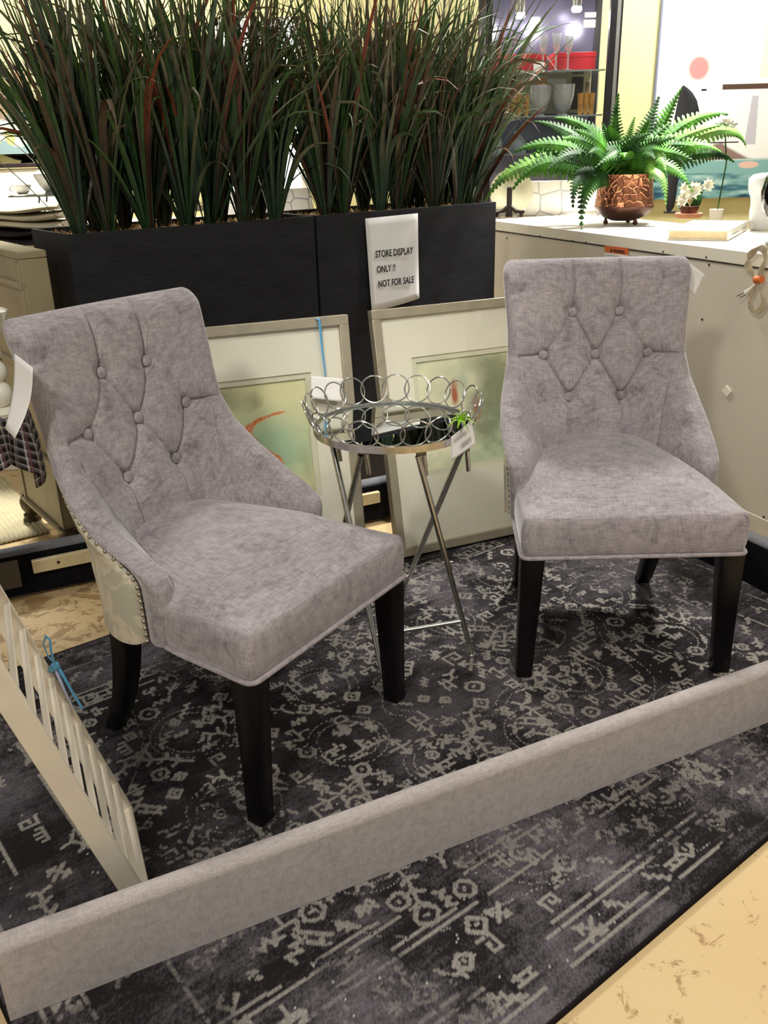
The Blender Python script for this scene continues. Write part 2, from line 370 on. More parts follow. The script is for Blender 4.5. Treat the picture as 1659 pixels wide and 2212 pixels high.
# back wall with one bright window opening
wx0, wx1 = aty(470, 200, WY).x, aty(655, 200, WY).x; wz0, wz1 = 0.5, 2.05
mb = MB()
mb.box(((-4.5 + wx0) / 2, WY + 0.06, 1.5), (4.5 + wx0, 0.12, 3.1)); mb.box(((4.5 + wx1) / 2, WY + 0.06, 1.5), (4.5 - wx1, 0.12, 3.1))
mb.box(((wx0 + wx1) / 2, WY + 0.06, (wz0 + FZ) / 2), (wx1 - wx0, 0.12, wz0 - FZ)); mb.box(((wx0 + wx1) / 2, WY + 0.06, (wz1 + 3.05) / 2), (wx1 - wx0, 0.12, 3.05 - wz1))
tag(mb.build('wall_back', M['wall_paint']), kind='structure')
win = empty('window_1', ((wx0 + wx1) / 2, WY + 0.03, (wz0 + wz1) / 2), kind='structure'); ww, wh = wx1 - wx0, wz1 - wz0
mb = MB()
for sx in (-1, 0, 1): mb.box((sx * (ww / 2 - 0.02), 0, 0), (0.04, 0.05, wh))
for sz in (-1, 1): mb.box((0, 0, sz * (wh / 2 - 0.02)), (ww, 0.05, 0.04))
mb.build('window_frame', M['white_glaze'], win); MB().box((0, 0.02, 0), (ww, 0.01, wh)).build('window_pane', M['winglow'], win)

# ================================================================== BED FRAME
RA = 0.45231; RX = Vector((math.cos(RA), math.sin(RA), 0)); RY = Vector((-math.sin(RA), math.cos(RA), 0))
YF, YB, XR, HR = 1.1933, 2.7796, 2.1022, 0.157
bed = empty('bed_frame', RX * 1.0 + RY * 2.0, RA, label='low grey linen bed frame lying on the dark rug around both chairs', cat='bed frame')
B0 = Vector((1.0, 2.0))
def rail(name, x0, x1, y0, y1, mtop, inner, long_x=True):
    """padded rail: rounded top loop; inner lining face is a child"""
    L = []
    a0, a1 = (x0, x1) if long_x else (y0, y1); b0, b1 = (y0, y1) if long_x else (x0, x1)
    n = 60
    prof = [(b0, 0.001), (b0 - 0.001, 0.05), (b0, HR - 0.018)]
    for k in range(7):
        t = PI - PI * k / 6; prof.append(((b0 + b1) / 2 + (b1 - b0) / 2 * math.cos(t), HR - 0.016 + 0.016 * math.sin(t)))
    prof += [(b1, HR - 0.018), (b1, 0.05), (b1, 0.001)]
    for i in range(n + 1):
        a = a0 + (a1 - a0) * i / n; wob = 0.0012 * math.sin(i * 0.9) * 0
        L.append([Vector((a - B0.x, b + wob - B0.y, z)) if long_x else Vector((b - B0.x, a - B0.y, z)) for b, z in prof])
    mb = MB().loops(L); return mb.build(name, mtop, bed)
fr = rail('side_rail', -0.112, XR + 0.045, YF, YF + 0.04, M['linen'], None)
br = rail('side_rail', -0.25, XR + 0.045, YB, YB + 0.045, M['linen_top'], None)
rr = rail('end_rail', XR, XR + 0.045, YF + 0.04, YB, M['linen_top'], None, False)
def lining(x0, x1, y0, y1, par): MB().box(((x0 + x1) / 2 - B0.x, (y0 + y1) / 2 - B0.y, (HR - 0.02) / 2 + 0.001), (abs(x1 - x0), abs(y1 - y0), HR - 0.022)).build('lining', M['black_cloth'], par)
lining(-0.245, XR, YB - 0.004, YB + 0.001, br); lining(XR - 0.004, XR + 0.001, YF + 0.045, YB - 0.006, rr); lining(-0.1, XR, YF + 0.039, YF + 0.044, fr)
for x0, x1 in ((0.113, 0.40), (1.22, 1.325)):
    tag(MB().box(((x0 + x1) / 2 - B0.x, YB - 0.015 - B0.y, 0.096), (x1 - x0, 0.02, 0.042)).build('slat_block', M['pine'], br, bevel=0.002), label='pale pine block')
MB().lathe([(0, 0), (0.005, 0), (0.005, 0.001), (0, 0.001)], (0.19 - B0.x, YB - 0.0255 - B0.y, 0.098), 12, Matrix.Rotation(PI / 2, 3, 'X')).build('screw_head', M['seam'], br)
MB().box((0.02 - B0.x, YB - 0.007 - B0.y, 0.08), (0.11, 0.006, 0.095)).build('metal_bracket', plain('grey_steel_plate', lin(96, 92, 84), 0.5, 0.6), br, bevel=0.004)

# ================================================================== RUG
GA = 0.66209; GX = Vector((math.cos(GA), math.sin(GA), 0)); GY = Vector((-math.sin(GA), math.cos(GA), 0))
RU0, RU1, RV0, RV1 = 0.135, 2.46, 0.637, 2.282
def make_rug():
    st = 0.0036; nu = int((RU1 - RU0) / st); nv = int((RV1 - RV0) / st)
    P = np.zeros((nv, nu)); rs = np.random.RandomState(5)
    yy, xx = np.mgrid[0:nv, 0:nu]; U = RU0 + xx * st; V = RV0 + yy * st
    def dot(u, v, w=0):
        i = int((v - RV0) / st); j = int((u - RU0) / st)
        if 1 < i < nv - 3 and 1 < j < nu - 3: P[i:i + 1 + w, j:j + 1 + w] = 1
    def line(u0, v0, u1, v1, w=1, dash=0, gap=0):
        n = int(math.hypot(u1 - u0, v1 - v0) / st * 1.6) + 1
        for k in range(n + 1):
            if dash and (k // dash) % 2: continue
            dot(u0 + (u1 - u0) * k / n, v0 + (v1 - v0) * k / n, w)
    GL = [[[(0, 0), (0, 3), (3, 3), (3, 1), (1.5, 1), (1.5, 2)]], [[(0, 0), (4, 0)], [(0, 0), (0, 1)], [(1.3, 0), (1.3, 1.6)], [(2.6, 0), (2.6, 1.6)], [(4, 0), (4, 1)]], [[(0, 0), (1, 0), (1, 1), (2, 1), (2, 2), (3, 2), (3, 3)]],
          [[(1.5, 0), (3, 1.5), (1.5, 3), (0, 1.5), (1.5, 0)], [(1.5, 1.3), (1.5, 1.7)]], [[(0, 0), (.8, 1.4), (1.6, 0), (2.4, 1.4), (3.2, 0), (4, 1.4)]], [[(0, 0), (3, 3)], [(1, 1), (1, 2.4)], [(1, 1), (2.4, 1)], [(2, 2), (2, 3.3)], [(2, 2), (3.3, 2)]],
          [[(0, 0), (0, 4)], [(1.5, 0), (1.5, 4)], [(0, 1), (1.5, 1)], [(0, 3), (1.5, 3)]], [[(1, 0), (2, 0), (3, 1), (3, 2), (2, 3), (1, 3), (0, 2), (0, 1), (1, 0)], [(1.3, 1.5), (1.7, 1.5)]],
          [[(0, 0), (3, 3)], [(0, 3), (3, 0)], [(0, 1.2), (0, 0), (1.2, 0)], [(3, 1.8), (3, 3), (1.8, 3)]], [[(1.5, 0), (1.5, 2), (0, 2), (0, 3.2), (.8, 3.2)], [(1.5, 2), (3, 2), (3, 3.2), (2.2, 3.2)]],
          [[(0, 1), (1, 0), (2, 1), (3, 0), (4, 1)], [(0, 2.2), (1, 1.2), (2, 2.2), (3, 1.2), (4, 2.2)]], [[(0, 0), (1.6, .8), (2.4, 2.4)], [(1.6, .8), (3.2, .4)], [(2.4, 2.4), (1.2, 3)], [(2.4, 2.4), (3.6, 2.8)]]]
    def glyph(u, v, k, ang=0, s=0.011, w=1):
        c, sn = math.cos(ang), math.sin(ang)
        for pl_ in GL[k % len(GL)]:
            for (a0, b0), (a1, b1) in zip(pl_, pl_[1:]):
                a0_, b0_, a1_, b1_ = (q - 1.5 + rs.uniform(-.16, .16) for q in (a0, b0, a1, b1)); line(u + s * (a0_ * c - b0_ * sn), v + s * (a0_ * sn + b0_ * c), u + s * (a1_ * c - b1_ * sn), v + s * (a1_ * sn + b1_ * c), w)
    cu, cv = 1.335, 1.46
    for v0 in (RV0 + 0.05, RV0 + 0.115, RV0 + 0.25, RV0 + 0.315):
        vv = v0
        for q in range(7):
            ua = RU0 + 0.05 + q * .34 + rs.uniform(0, .06); ub = min(ua + rs.uniform(.2, .33), RU1 - .05)
            line(ua, vv, ub, vv, 1); line(ua, RV0 + RV1 - vv, ub, RV0 + RV1 - vv, 1)
            if rs.rand() < .7: line(ua + .03, vv + .018, ub - .04, vv + .016, 1)
    for u0 in (RU0 + 0.05, RU0 + 0.115, RU0 + 0.25):
        for q in range(4):
            va = RV0 + .06 + q * .38 + rs.uniform(0, .06); vb = min(va + rs.uniform(.18, .34), RV1 - .06)
            line(u0, va, u0, vb, 1); line(RU0 + RU1 - u0, va, RU0 + RU1 - u0, vb, 1)
    for u in np.arange(RU0 + 0.1, RU1 - 0.08, 0.050):
        for v in (RV0 + 0.083, RV0 + 0.165, RV0 + 0.21, RV0 + 0.283, RV1 - 0.083, RV1 - 0.18, RV1 - 0.283):
            if rs.rand() < .68: glyph(u + rs.uniform(-.014, .014), v + rs.uniform(-.008, .008), rs.randint(12), rs.randint(4) * PI / 2, rs.choice([.010, .0125, .0145]))
    for v in np.arange(RV0 + 0.1, RV1 - 0.08, 0.06):
        for u in (RU0 + 0.083, RU0 + 0.18, RU1 - 0.083, RU1 - 0.18):
            if rs.rand() < .6: glyph(u, v, rs.randint(12), rs.randint(4) * PI / 2)
    for (R, n, rr_) in ((0.30, 8, 0.095), (0.58, 12, 0.10)):
        for a in range(n):
            A = 2 * PI * a / n + 0.1; ou, ov = cu + R * math.cos(A) * 1.15, cv + R * math.sin(A)
            for q in (rr_, rr_ - 0.022):
                for t in np.linspace(0, 2 * PI, 130):
                    if (int(t * 20) % 3) == 2: continue
                    dot(ou + q * math.cos(t), ov + q * math.sin(t), 0)
            for e in range(3): glyph(ou + 0.036 * math.cos(e * 2.1 + A), ov + 0.036 * math.sin(e * 2.1 + A), rs.randint(12), rs.randint(4) * PI / 2, 0.0085)
    for q, w in ((0.145, 0), (0.17, 0), (0.44, 0), (0.465, 0), (0.72, 0)):
        for t in np.linspace(0, 2 * PI, int(q * 1300)):
            w_ = q * (1 + 0.05 * math.cos(8 * t))
            if int(t * 40) % 3: dot(cu + w_ * 1.15 * math.cos(t), cv + w_ * math.sin(t), w)
    for a in range(46):
        A = 2 * PI * a / 46 + rs.uniform(-.06, .06); R = rs.choice([0.2, 0.42, 0.5, 0.68, 0.86, 1.05]); u, v = cu + R * math.cos(A), cv + R * math.sin(A) * 0.85; h = A + rs.uniform(-1, 1)
        for s_ in range(4):
            u2, v2 = u + 0.032 * math.cos(h), v + 0.032 * math.sin(h); line(u, v, u2, v2, 1)
            for sg in (-1, 1): line(u2, v2, u2 + 0.022 * math.cos(h + sg * 1.1), v2 + 0.022 * math.sin(h + sg * 1.1), 1)
            u, v = u2, v2; h += rs.uniform(-.5, .5)
    occ = []
    for _ in range(2600):
        u = rs.uniform(RU0 + 0.26, RU1 - 0.26); v = rs.uniform(RV0 + 0.33, RV1 - 0.26)
        if any(abs(u - a) + abs(v - b) < .062 for a, b in occ): continue
        i, j = int((v - RV0) / st), int((u - RU0) / st)
        if P[i - 3:i + 4, j - 3:j + 4].sum() > 10: continue
        occ.append((u, v)); glyph(u, v, rs.randint(12), rs.choice([0, PI / 2, PI, PI / 4]), rs.choice([0.0095, 0.012, 0.0145]))
    # wear: whole areas rubbed away
    wear = fnoise((nv, nu), (7, 10), 3, 3); fine = fnoise((nv, nu), (150, 220), 9, 2)
    keep = np.clip((wear - 0.44) * 8, 0, 1); d = np.hypot((U - cu) / 1.15, V - cv); keep = np.maximum(keep, np.clip(1.15 - d / 0.62, 0, 0.9))
    P *= (fine < (0.56 + 0.3 * keep)); P *= np.clip(0.42 + keep, 0, 1)
    pile = rs.rand(nv, nu); streak = fnoise((nv, nu), (220, 26), 4, 2); blot = fnoise((nv, nu), (9, 14), 7, 3); ch = fnoise((nv, nu), (60, 90), 11, 3)
    dark = np.array(lin(40, 37, 38)[:3]); mid = np.array(lin(116, 110, 116)[:3]); hi = np.array(lin(156, 151, 144)[:3])
    f = np.clip(0.10 + 0.75 * (blot - 0.42) * 2.2 + 0.5 * (streak - 0.5) + 0.6 * (ch - 0.5) + 0.5 * (pile - 0.5), 0, 1)
    f *= np.clip(0.45 + 0.8 * np.abs(V - cv) / 0.8, 0, 1)
    c = dark + (mid - dark) * f[..., None]; sp = rs.rand(nv, nu) > 0.9985; c[sp] = lin(190, 188, 184)[:3]
    pm = np.clip(P * (0.6 + 0.5 * pile), 0, 1)[..., None]; c = c * (1 - pm) + hi * pm
    for q in (slice(0, 2), slice(-2, None)): c[q] = lin(34, 30, 32)[:3]; c[:, q] = lin(34, 30, 32)[:3]
    o = colgrid('area_rug', GX * RU0 + GY * RV0, GX * (RU1 - RU0), GY * (RV1 - RV0), nu, nv, c.astype(np.float32), attr_mat('wool_rug', 0.95, 0.5, spec=0.05), thick=0.010)
    tag(o, label='dark charcoal distressed oriental rug spread on the cream floor', cat='rug'); return o
make_rug()

# ================================================================== CHAIRS
ZT = 0.985
T_X = [(0.30, .238), (.42, .246), (.495, .252), (.53, .256), (.565, .258), (.61, .250), (.66, .236), (.73, .222), (.80, .222), (.90, .230), (.985, .236)]
T_YE = [(0.30, .268), (.44, .258), (.480, .256), (.500, .266), (.522, .300), (.555, .372), (.61, .452), (.67, .510), (.73, .538), (.85, .565), (.95, .592), (.985, .61)]
T_YC = [(0.30, .455), (.46, .485), (.60, .527), (.72, .556), (.84, .582), (.93, .600), (.985, .618)]
T_XF = [(0.30, .09), (.46, .11), (.60, .13), (.68, .12), (.75, .08), (.985, .05)]
BTN = [(-.066, .842), (.066, .842), (-.150, .728), (0.0, .726), (.148, .728), (-.074, .610), (.074, .610)]
CRE = [((-.066, .842), (-.066, 1.03)), ((.066, .842), (.066, 1.03)), ((-.066, .842), (0, .726)), ((.066, .842), (0, .726)), ((-.150, .728), (-.074, .61)), ((0, .726), (-.074, .61)),
       ((0, .726), (.074, .61)), ((.148, .728), (.074, .61)), ((-.150, .728), (-.30, .735)), ((.148, .728), (.30, .735)), ((-.074, .61), (-.078, .45)), ((.074, .61), (.078, .45)),
       ((-.066, .842), (-.150, .728)), ((.066, .842), (.148, .728)), ((-.214, .68), (-.168, .45)), ((.214, .68), (.168, .45))]
WGT = [.9, .9, 1, 1, 1, 1, 1, 1, .9, .9, .7, .6, .45, .45, .6, .6]
def segd(x, z, a, b):
    ax, az = a; bx, bz = b; t = ((x - ax) * (bx - ax) + (z - az) * (bz - az)) / ((bx - ax) ** 2 + (bz - az) ** 2); t = max(0, min(1, t))
    return math.hypot(x - ax - t * (bx - ax), z - az - t * (bz - az))
def tuft(x, z):
    d = 0
    for (bx, bz) in BTN:
        r = math.hypot(x - bx, z - bz)
        d += 0.015 * math.exp(-(r / 0.017) ** 2) + 0.008 * math.exp(-(r / 0.04) ** 2)
    c = 0; w = 0
    for (a, b), g in zip(CRE, WGT):
        s = segd(x, z, a, b); c = max(c, g * math.exp(-(s / 0.0036) ** 2)); w = max(w, g * math.exp(-(s / 0.022) ** 2))
    d += 0.0105 * c + 0.006 * w
    return min(d, 0.027)
def row_centre(z, s):
    xe = interp(z, T_X); ye = interp(z, T_YE); yc = interp(z, T_YC); xf = min(interp(z, T_XF), xe - 0.008)
    x = s * xe; q = max(0.0, (abs(x) - xf) / (xe - xf)); return Vector((x, yc - (yc - ye) * q ** 1.55, z))
NS = 150
def s_of(i, n): 
    a = -1 + 2 * i / n; return a
def back_rows():
    zs = list(np.arange(0.345, 0.944, 0.0055)); top0 = 0.945
    hs = [1.0] * len(zs)
    for k in range(1, 9):
        t = PI / 2 * k / 8; zs.append(top0 + (ZT - top0) * math.sin(t)); hs.append(max(0.04, math.cos(t)))
    return zs, hs
def chair_back():
    zs, hs = back_rows(); L = []; outer = []
    for z, hk in zip(zs, hs):
        n = NS; C = [row_centre(z, s_of(i, n)) for i in range(n + 1)]
        half = 0.030 * hk
        if z < 0.62: half = (0.028 + 0.002 * max(0, (z - 0.5) / 0.12)) * hk
        fr_, bk_ = [], []
        for i in range(n + 1):
            d = (C[min(i + 1, n)] - C[max(i - 1, 0)]).normalized(); nn = Vector((d.y, -d.x, 0))
            t = tuft(C[i].x, z) * (1 if z < 0.93 else max(0, hk)) if abs(C[i].x) < 0.235 and z > .43 else 0
            wr = 0.0012 * mnoise.noise(Vector((C[i].x * 22, z * 14, 3)))
            fr_.append(C[i] + nn * (half - t * (1 if hk > .5 else .5) + wr)); bk_.append(C[i] - nn * half)
        def endc(c, n0, n1):  # semicircle from n0 side round to n1 side
            out = []
            e = (c - (C[1] if c is C[0] else C[n - 1])).normalized()
            for k in range(1, 8):
                a = PI * k / 8; out.append(c + n0 * math.cos(a) * half + e * math.sin(a) * half)
            return out
        dn = (C[n] - C[n - 1]).normalized(); nr = Vector((dn.y, -dn.x, 0)); d0 = (C[1] - C[0]).normalized(); nl = Vector((d0.y, -d0.x, 0))
        L.append(fr_ + endc(C[n], nr, -nr) + list(reversed(bk_)) + endc(C[0], -nl, nl)); outer.append(bk_)
    return L, zs, outer
def outline(zfac=1.0, inset=0.0, n_c=6):
    """seat plan, counter-clockwise, rounded front corners"""
    base = [(-.275, 0), (.275, 0), (.262, .24), (.235, .32), (.175, .50), (-.175, .50), (-.235, .32), (-.262, .24)]
    cx, cy = 0, 0.23; r = [0.022, 0.022, .05, .06, .04, .04, .06, .05]; out = []
    nb = len(base)
    for i, (x, y) in enumerate(base):
        p0 = Vector(base[i - 1]); p1 = Vector((x, y)); p2 = Vector(base[(i + 1) % nb])
        a = (p0 - p1).normalized(); b = (p2 - p1).normalized()
        for k in range(n_c + 1):
            t = k / n_c; q = (1 - t) ** 2 * (p1 + a * r[i]) + 2 * t * (1 - t) * p1 + t * t * (p1 + b * r[i]); out.append(q)
    res = []
    for j in range(len(out)):   # subdivide long edges
        a, b = out[j], out[(j + 1) % len(out)]; k = max(1, int((b - a).length / 0.02)); res += [a.lerp(b, q / k) for q in range(k)]
    if inset:
        o2 = []; m_ = len(res)
        for j in range(m_):
            d = (res[(j + 1) % m_] - res[j - 1]).normalized(); o2.append(res[j] + Vector((-d.y, d.x)) * inset)
        res = o2
    return res
def make_chair():
    root = empty('side_chair', (0, 0, 0), label='x', cat='chair')
    # seat
    L = []; full = outline(); c = Vector((0, .235))
    for z, ins in ((.344, .006), (.352, .001), (.375, -.003), (.405, -.004), (.428, -.002), (.441, .001), (.447, .005), (.4502, .011)):
        L.append([Vector((p.x, p.y, z)) for p in outline(inset=ins)])
    o16 = outline(inset=.014)
    for k in (.95, .9, .84, .77, .69, .6, .5, .4, .3, .2, .1, .03):
        row = []
        for p in o16:
            x, y = c.x + (p.x - c.x) * k, c.y + (p.y - c.y) * k; hwid = interp(y, [(0, .262), (.24, .25), (.32, .235), (.5, .19)]); lat = max(0, 1 - abs(x / hwid) ** 2.4); fy_ = 1 - max(0, 1 - (y - .012) / .27) ** 1.9
            row.append(Vector((x, y, .4505 + .066 * lat ** .75 * max(0, min(1, fy_)) + 0.0014 * mnoise.noise(Vector((x * 14, y * 14, 1))))))
        L.append(row)
    MB().loops(L).build('seat', M['velvet'], root)
    MB().tube([Vector((p.x, p.y, .345)) for p in outline(inset=-0.002)], 0.0055, 8, closed=True).build('welt_piping', M['velvet'], root)
    # backrest
    L, zs, outer = chair_back(); MB().loops(L).build('backrest', M['velvet'], root)
    # outer shell: runs from nail line to nail line behind the roll
    G = []; lines = [[], []]
    for z, row in zip(zs, outer):
        if z > 0.945: break
        n = len(row) - 1; acc = [0]
        for i in range(n): acc.append(acc[-1] + (row[i + 1] - row[i]).length)
        tot = acc[-1]; ins = interp(z, [(.345, .022), (.47, .024), (.52, .030), (.60, .026), (.73, .012), (.94, .008)])
        pts = []
        for k in range(61):
            q = ins + (tot - 2 * ins) * k / 60; i = int(np.searchsorted(acc, q)); i = max(1, min(n, i)); t = (q - acc[i - 1]) / max(1e-9, acc[i] - acc[i - 1])
            p = row[i - 1].lerp(row[i], t); d = (row[i] - row[i - 1]).normalized(); nn = Vector((d.y, -d.x, 0))
            bulge = 0.004 + interp(z, [(.345, .074), (.45, .062), (.60, .032), (.75, .014), (.94, .008)]) * math.sin(PI * k / 60) ** 0.45
            zz = z
            if z < 0.36: zz = z - 0.046 * math.sin(PI * k / 60) ** .6
            pts.append(Vector((p.x, p.y, zz)) - nn * bulge)
        if z < 0.349:
            G.append([v - Vector((0, 0, .001)) for v in pts])
        G.append(pts); lines[0].append(pts[0]); lines[1].append(pts[-1])
    tag(MB().grid(G).build('outer_shell', M['damask'], root, solid=0.004), label='cream damask cloth on the outside')
    for ln in lines:
        mb = MB(); acc = 0; last = None
        for p in ln:
            if last is None or (p - last).length > 0.0145:
                last = p; side = Vector((1 if p.x > 0 else -1, 0.25, 0.1)).normalized()
                R = side.to_track_quat('Z', 'Y').to_matrix(); r = 0.0056
                mb.lathe([(r, -.001), (r * .95, .0016), (r * .7, .0036), (r * .35, .0046), (0, .005)], p + side * 0.003, 10, R)
        tag(mb.build('nailhead_trim', M['nickel'], root), label='row of nickel nail heads')
    for (bx, bz) in BTN:
        y = row_centre(bz, bx / interp(bz, T_X)).y - 0.030 + 0.0185
        MB().lathe([(0.0128, 0), (.0134, .003), (.0122, .0068), (.008, .0092), (.003, .0100), (0, .0101)], (bx, y + 0.004, bz), 20, Matrix.Rotation(PI / 2, 3, 'X')).build('tuft_button', M['velvet'], root)
    def leg(pts, w0, w1, name='leg'):
        L = []; n = len(pts) - 1
        for i, p in enumerate(pts):
            w = w0 + (w1 - w0) * i / n; h = w / 2; b = h * 0.12
            L.append([Vector((p[0] + x, p[1] + y, p[2])) for x, y in ((-h, -h + b), (-h + b, -h), (h - b, -h), (h, -h + b), (h, h - b), (h - b, h), (-h + b, h), (-h, h - b))])
        MB().loops(L, sm=False).build(name, M['black_leg'], root)
    for s in (-1, 1):
        leg([(s * .246, .032, .348), (s * .250, .030, .20), (s * .2565, .028, 0.0)], .058, .040)
        pts = []
        for k in range(9):
            t = k / 8; pts.append((s * (.200 - .006 * t), .440 + .045 * t + .06 * t ** 3, .352 * (1 - t)))
        leg(pts, .056, .038)
    return root
chL = make_chair(); chR = copy_tree(chL)
chL.location = (-0.1061, 1.6786, 0.0); chL.rotation_euler.z = 0.97637; chR.location = (0.6109, 1.9767, 0.0); chR.rotation_euler.z = -0.0069
chL['label'] = 'grey mauve button-tufted side chair at left, cream damask side with nail heads showing'; chR['label'] = 'grey mauve button-tufted side chair at right, facing forward beside the tray table'
chL['group'] = chR['group'] = 'matching tufted side chairs'

# ================================================================== TRAY TABLE
tc = Vector((0.03, 2.245, 0)); TZ = 0.612; TR = 0.208
tt = empty('tray_table', tc, 0, label='silver folding tray table with ring gallery and mirrored top between the chairs', cat='table')
tray = MB(); tray.lathe([(TR - .002, -.008), (TR + .001, -.008), (TR + .002, .010), (TR - .004, .010), (TR - .004, -.006), (TR - .002, -.008)], (0, 0, TZ), 72)
tray.build('tray_rim', M['steel'], tt); MB().lathe([(0, -.006), (TR - .005, -.006), (TR - .005, .004), (0, .004)], (0, 0, TZ), 72).build('mirror_top', M['mirror'], tt)
NR = 22; rr_ = 0.0375
for k in range(NR):
    a = 2 * PI * (k + 0.3) / NR; out = Vector((math.cos(a), math.sin(a), 0)); tan = Vector((-math.sin(a), math.cos(a), 0)); upv = (Vector((0, 0, 1)) * 0.93 + out * 0.36).normalized()
    c = out * (TR - 0.002) + Vector((0, 0, TZ + 0.011)) + upv * (rr_ - .001)
    off = out * (0.0025 if k % 2 else -0.0025)
    MB().tube([c + off + (tan * math.cos(t) + upv * math.sin(t)) * rr_ for t in np.linspace(0, 2 * PI, 36, endpoint=False)], 0.0021, 6, closed=True).build('gallery_ring', M['steel'], tt)
P1, P2, P3, P4 = (Vector((x, y, 0)) - tc for x, y in ((-.011, 1.984), (.229, 2.095), (.057, 2.506), (-.183, 2.395)))
T1, T2, T3, T4 = (Vector((x, y, .575)) - tc for x, y in ((-.132, 2.235), (.088, 2.105), (.198, 2.13), (-.055, 2.125)))
for i, (a, b) in enumerate(((P1, T1), (P2, T2), (P3, T3), (P4, T4))):
    lg = MB().tube([a + Vector((0, 0, .004)), b], 0.0078, 10).build('leg', M['steel'], tt)
    MB().lathe([(.012, 0), (.012, .006), (.009, .010), (0, .010)], a, 14).build('leg_foot', M['steel'], lg)
def lerp(a, b, t): return a + (b - a) * t
def strut(p, q, r=.0065, nm='stretcher'): MB().tube([p, q], r, 8).build(nm, M['steel'], tt)
strut(lerp(P1, T1, .19), lerp(P2, T2, .19)); strut(lerp(P3, T3, .11), lerp(P4, T4, .11))
for a in (T1, T2, T3, T4):   # hanging clip tube and bracket below the tray
    MB().tube([a + Vector((.012, 0, .028)), a + Vector((.02, .01, -.055))], .006, 8).build('clip_rod', M['steel'], tt)
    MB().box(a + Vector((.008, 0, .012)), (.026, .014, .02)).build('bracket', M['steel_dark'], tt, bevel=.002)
crossR = lerp(P2, T2, .49); MB().tube([crossR - Vector((.012, 0, 0)), crossR + Vector((.016, .004, 0))], .004, 8).build('pivot_bolt', M['steel'], tt)
crossL = lerp(P1, T1, .49); MB().tube([crossL - Vector((.012, 0, 0)), crossL + Vector((.016, .004, 0))], .004, 8).build('pivot_bolt', M['steel'], tt)
# tag + lime ribbon on the tray
def sheet(name, corners, mat, parent=None, curl=0.0, n=8, thick=0.0006):
    a, b, c, d = (Vector(q) for q in corners); nrm = (b - a).cross(d - a).normalized()
    G = [[(a.lerp(b, i / n)).lerp(d.lerp(c, i / n), j / n) + nrm * curl * math.sin(PI * j / n) * (0.6 + 0.4 * i / n) for i in range(n + 1)] for j in range(n + 1)]
    return MB().grid(G).build(name, mat, parent, solid=thick)
TY = 2.07
pt = empty('price_tag', aty(985, 930, TY), 0, label='white barcode price tag with lime ribbon tied to the tray rim', cat='tag'); oo = pt.location
tq = [aty(974, 944, TY) - oo, aty(1020, 908, TY) - oo, aty(1027, 959, TY) - oo, aty(975, 996, TY) - oo]
sheet('tag_card', tq, M['paper'], pt, 0.003)
nn = (tq[1] - tq[0]).cross(tq[3] - tq[0]).normalized(); nn = nn if nn.y < 0 else -nn
ex = (tq[1] - tq[0]); ey = (tq[3] - tq[0])
mb = MB()
for k in range(14):
    wv = 0.010 + 0.012 * ((k * 7) % 3) / 2; mb.obox(tq[0] + ex * (.46 + .034 * k) + ey * .56 + nn * .0045, ex * wv, ey * .2, nn * .0006)
mb.build('barcode', M['inkgrey'], pt)
mb = MB()
for r_ in (.14, .2): mb.obox(tq[0] + ex * .12 + ey * (r_ + .05) + nn * .004, ex * .6, ey * .02, nn * .0006)
mb.build('print_line', M['inkgrey'], pt)
random.seed(4); mb = MB(); k0 = aty(995, 905, TY - .01) - oo
for k in range(9):
    a = 2 * PI * k / 9 + .3; e = k0 + Vector((math.cos(a) * .034 * random.uniform(.7, 1.2), random.uniform(-.012, .0), math.sin(a) * .026 * random.uniform(.6, 1.2)))
    mid = (k0 + e) / 2 + Vector((0, -.008, .008)); mb.tube([k0, mid, e], [.003, .0045, .0012], 6, flat=.35)
mb.build('lime_bow', M['lime'], pt)

# ================================================================== PLANTERS + GRASS
PA = 0.6503; PX = Vector((math.cos(PA), math.sin(PA), 0)); PY = Vector((-math.sin(PA), math.cos(PA), 0)); PO = Vector((-0.222, 3.384, 0)); PZ = 1.0635
def planter(s0, s1, lab):
    root = empty('planter_box', PO + PX * (s0 + s1) / 2 + PY * .175 + Vector((0, 0, FZ)), PA, label=lab, cat='planter', group='tall black planter boxes'); w = (s1 - s0); dpt = .35; h = PZ - FZ; t = .012
    mb = MB(); mb.box((0, -dpt / 2 + t / 2, h / 2), (w, t, h)).build('front_panel', M['planter'], root, bevel=.0015)
    for y in (dpt / 2 - t / 2,): MB().box((0, y, h / 2), (w, t, h)).build('back_panel', M['planter'], root, bevel=.0015)
    for x in (-1, 1): MB().box((x * (w / 2 - t / 2), 0, h / 2), (t, dpt - 2 * t - .001, h)).build('side_panel', M['planter'], root, bevel=.0015)
    # moss bed: rough surface with curled fibres
    random.seed(int(s0 * 10) + 3); nx, ny = 70, 26
    G = [[Vector((-w / 2 + t + .003 + (w - 2 * t - .006) * i / nx, -dpt / 2 + t + .003 + (dpt - 2 * t - .006) * j / ny, h - .035 + .028 * mnoise.noise(Vector((i * .35, j * .35, s0))) + .012 * random.random())) for i in range(nx + 1)] for j in range(ny + 1)]
    mb = MB().grid(G, sm=False)
    for _ in range(420):
        x, y = random.uniform(-w / 2 + .03, w / 2 - .03), random.uniform(-dpt / 2 + .03, dpt / 2 - .03); p = Vector((x, y, h - .028)); a = random.uniform(0, 2 * PI); q = Vector((math.cos(a), math.sin(a), 0)) * random.uniform(.01, .022)
        mb.tube([p - q, p + Vector((0, 0, random.uniform(.008, .026))), p + q], .0013, 4, cap=False)
    tag(mb.build('moss_filling', M['moss'], root), kind='stuff', label='tan dried moss'); return root
planter(-.90, -.003, 'tall black wooden planter box full of grass, left one behind the left chair')
planter(.007, .91, 'tall black wooden planter box with the paper sign taped on its front')

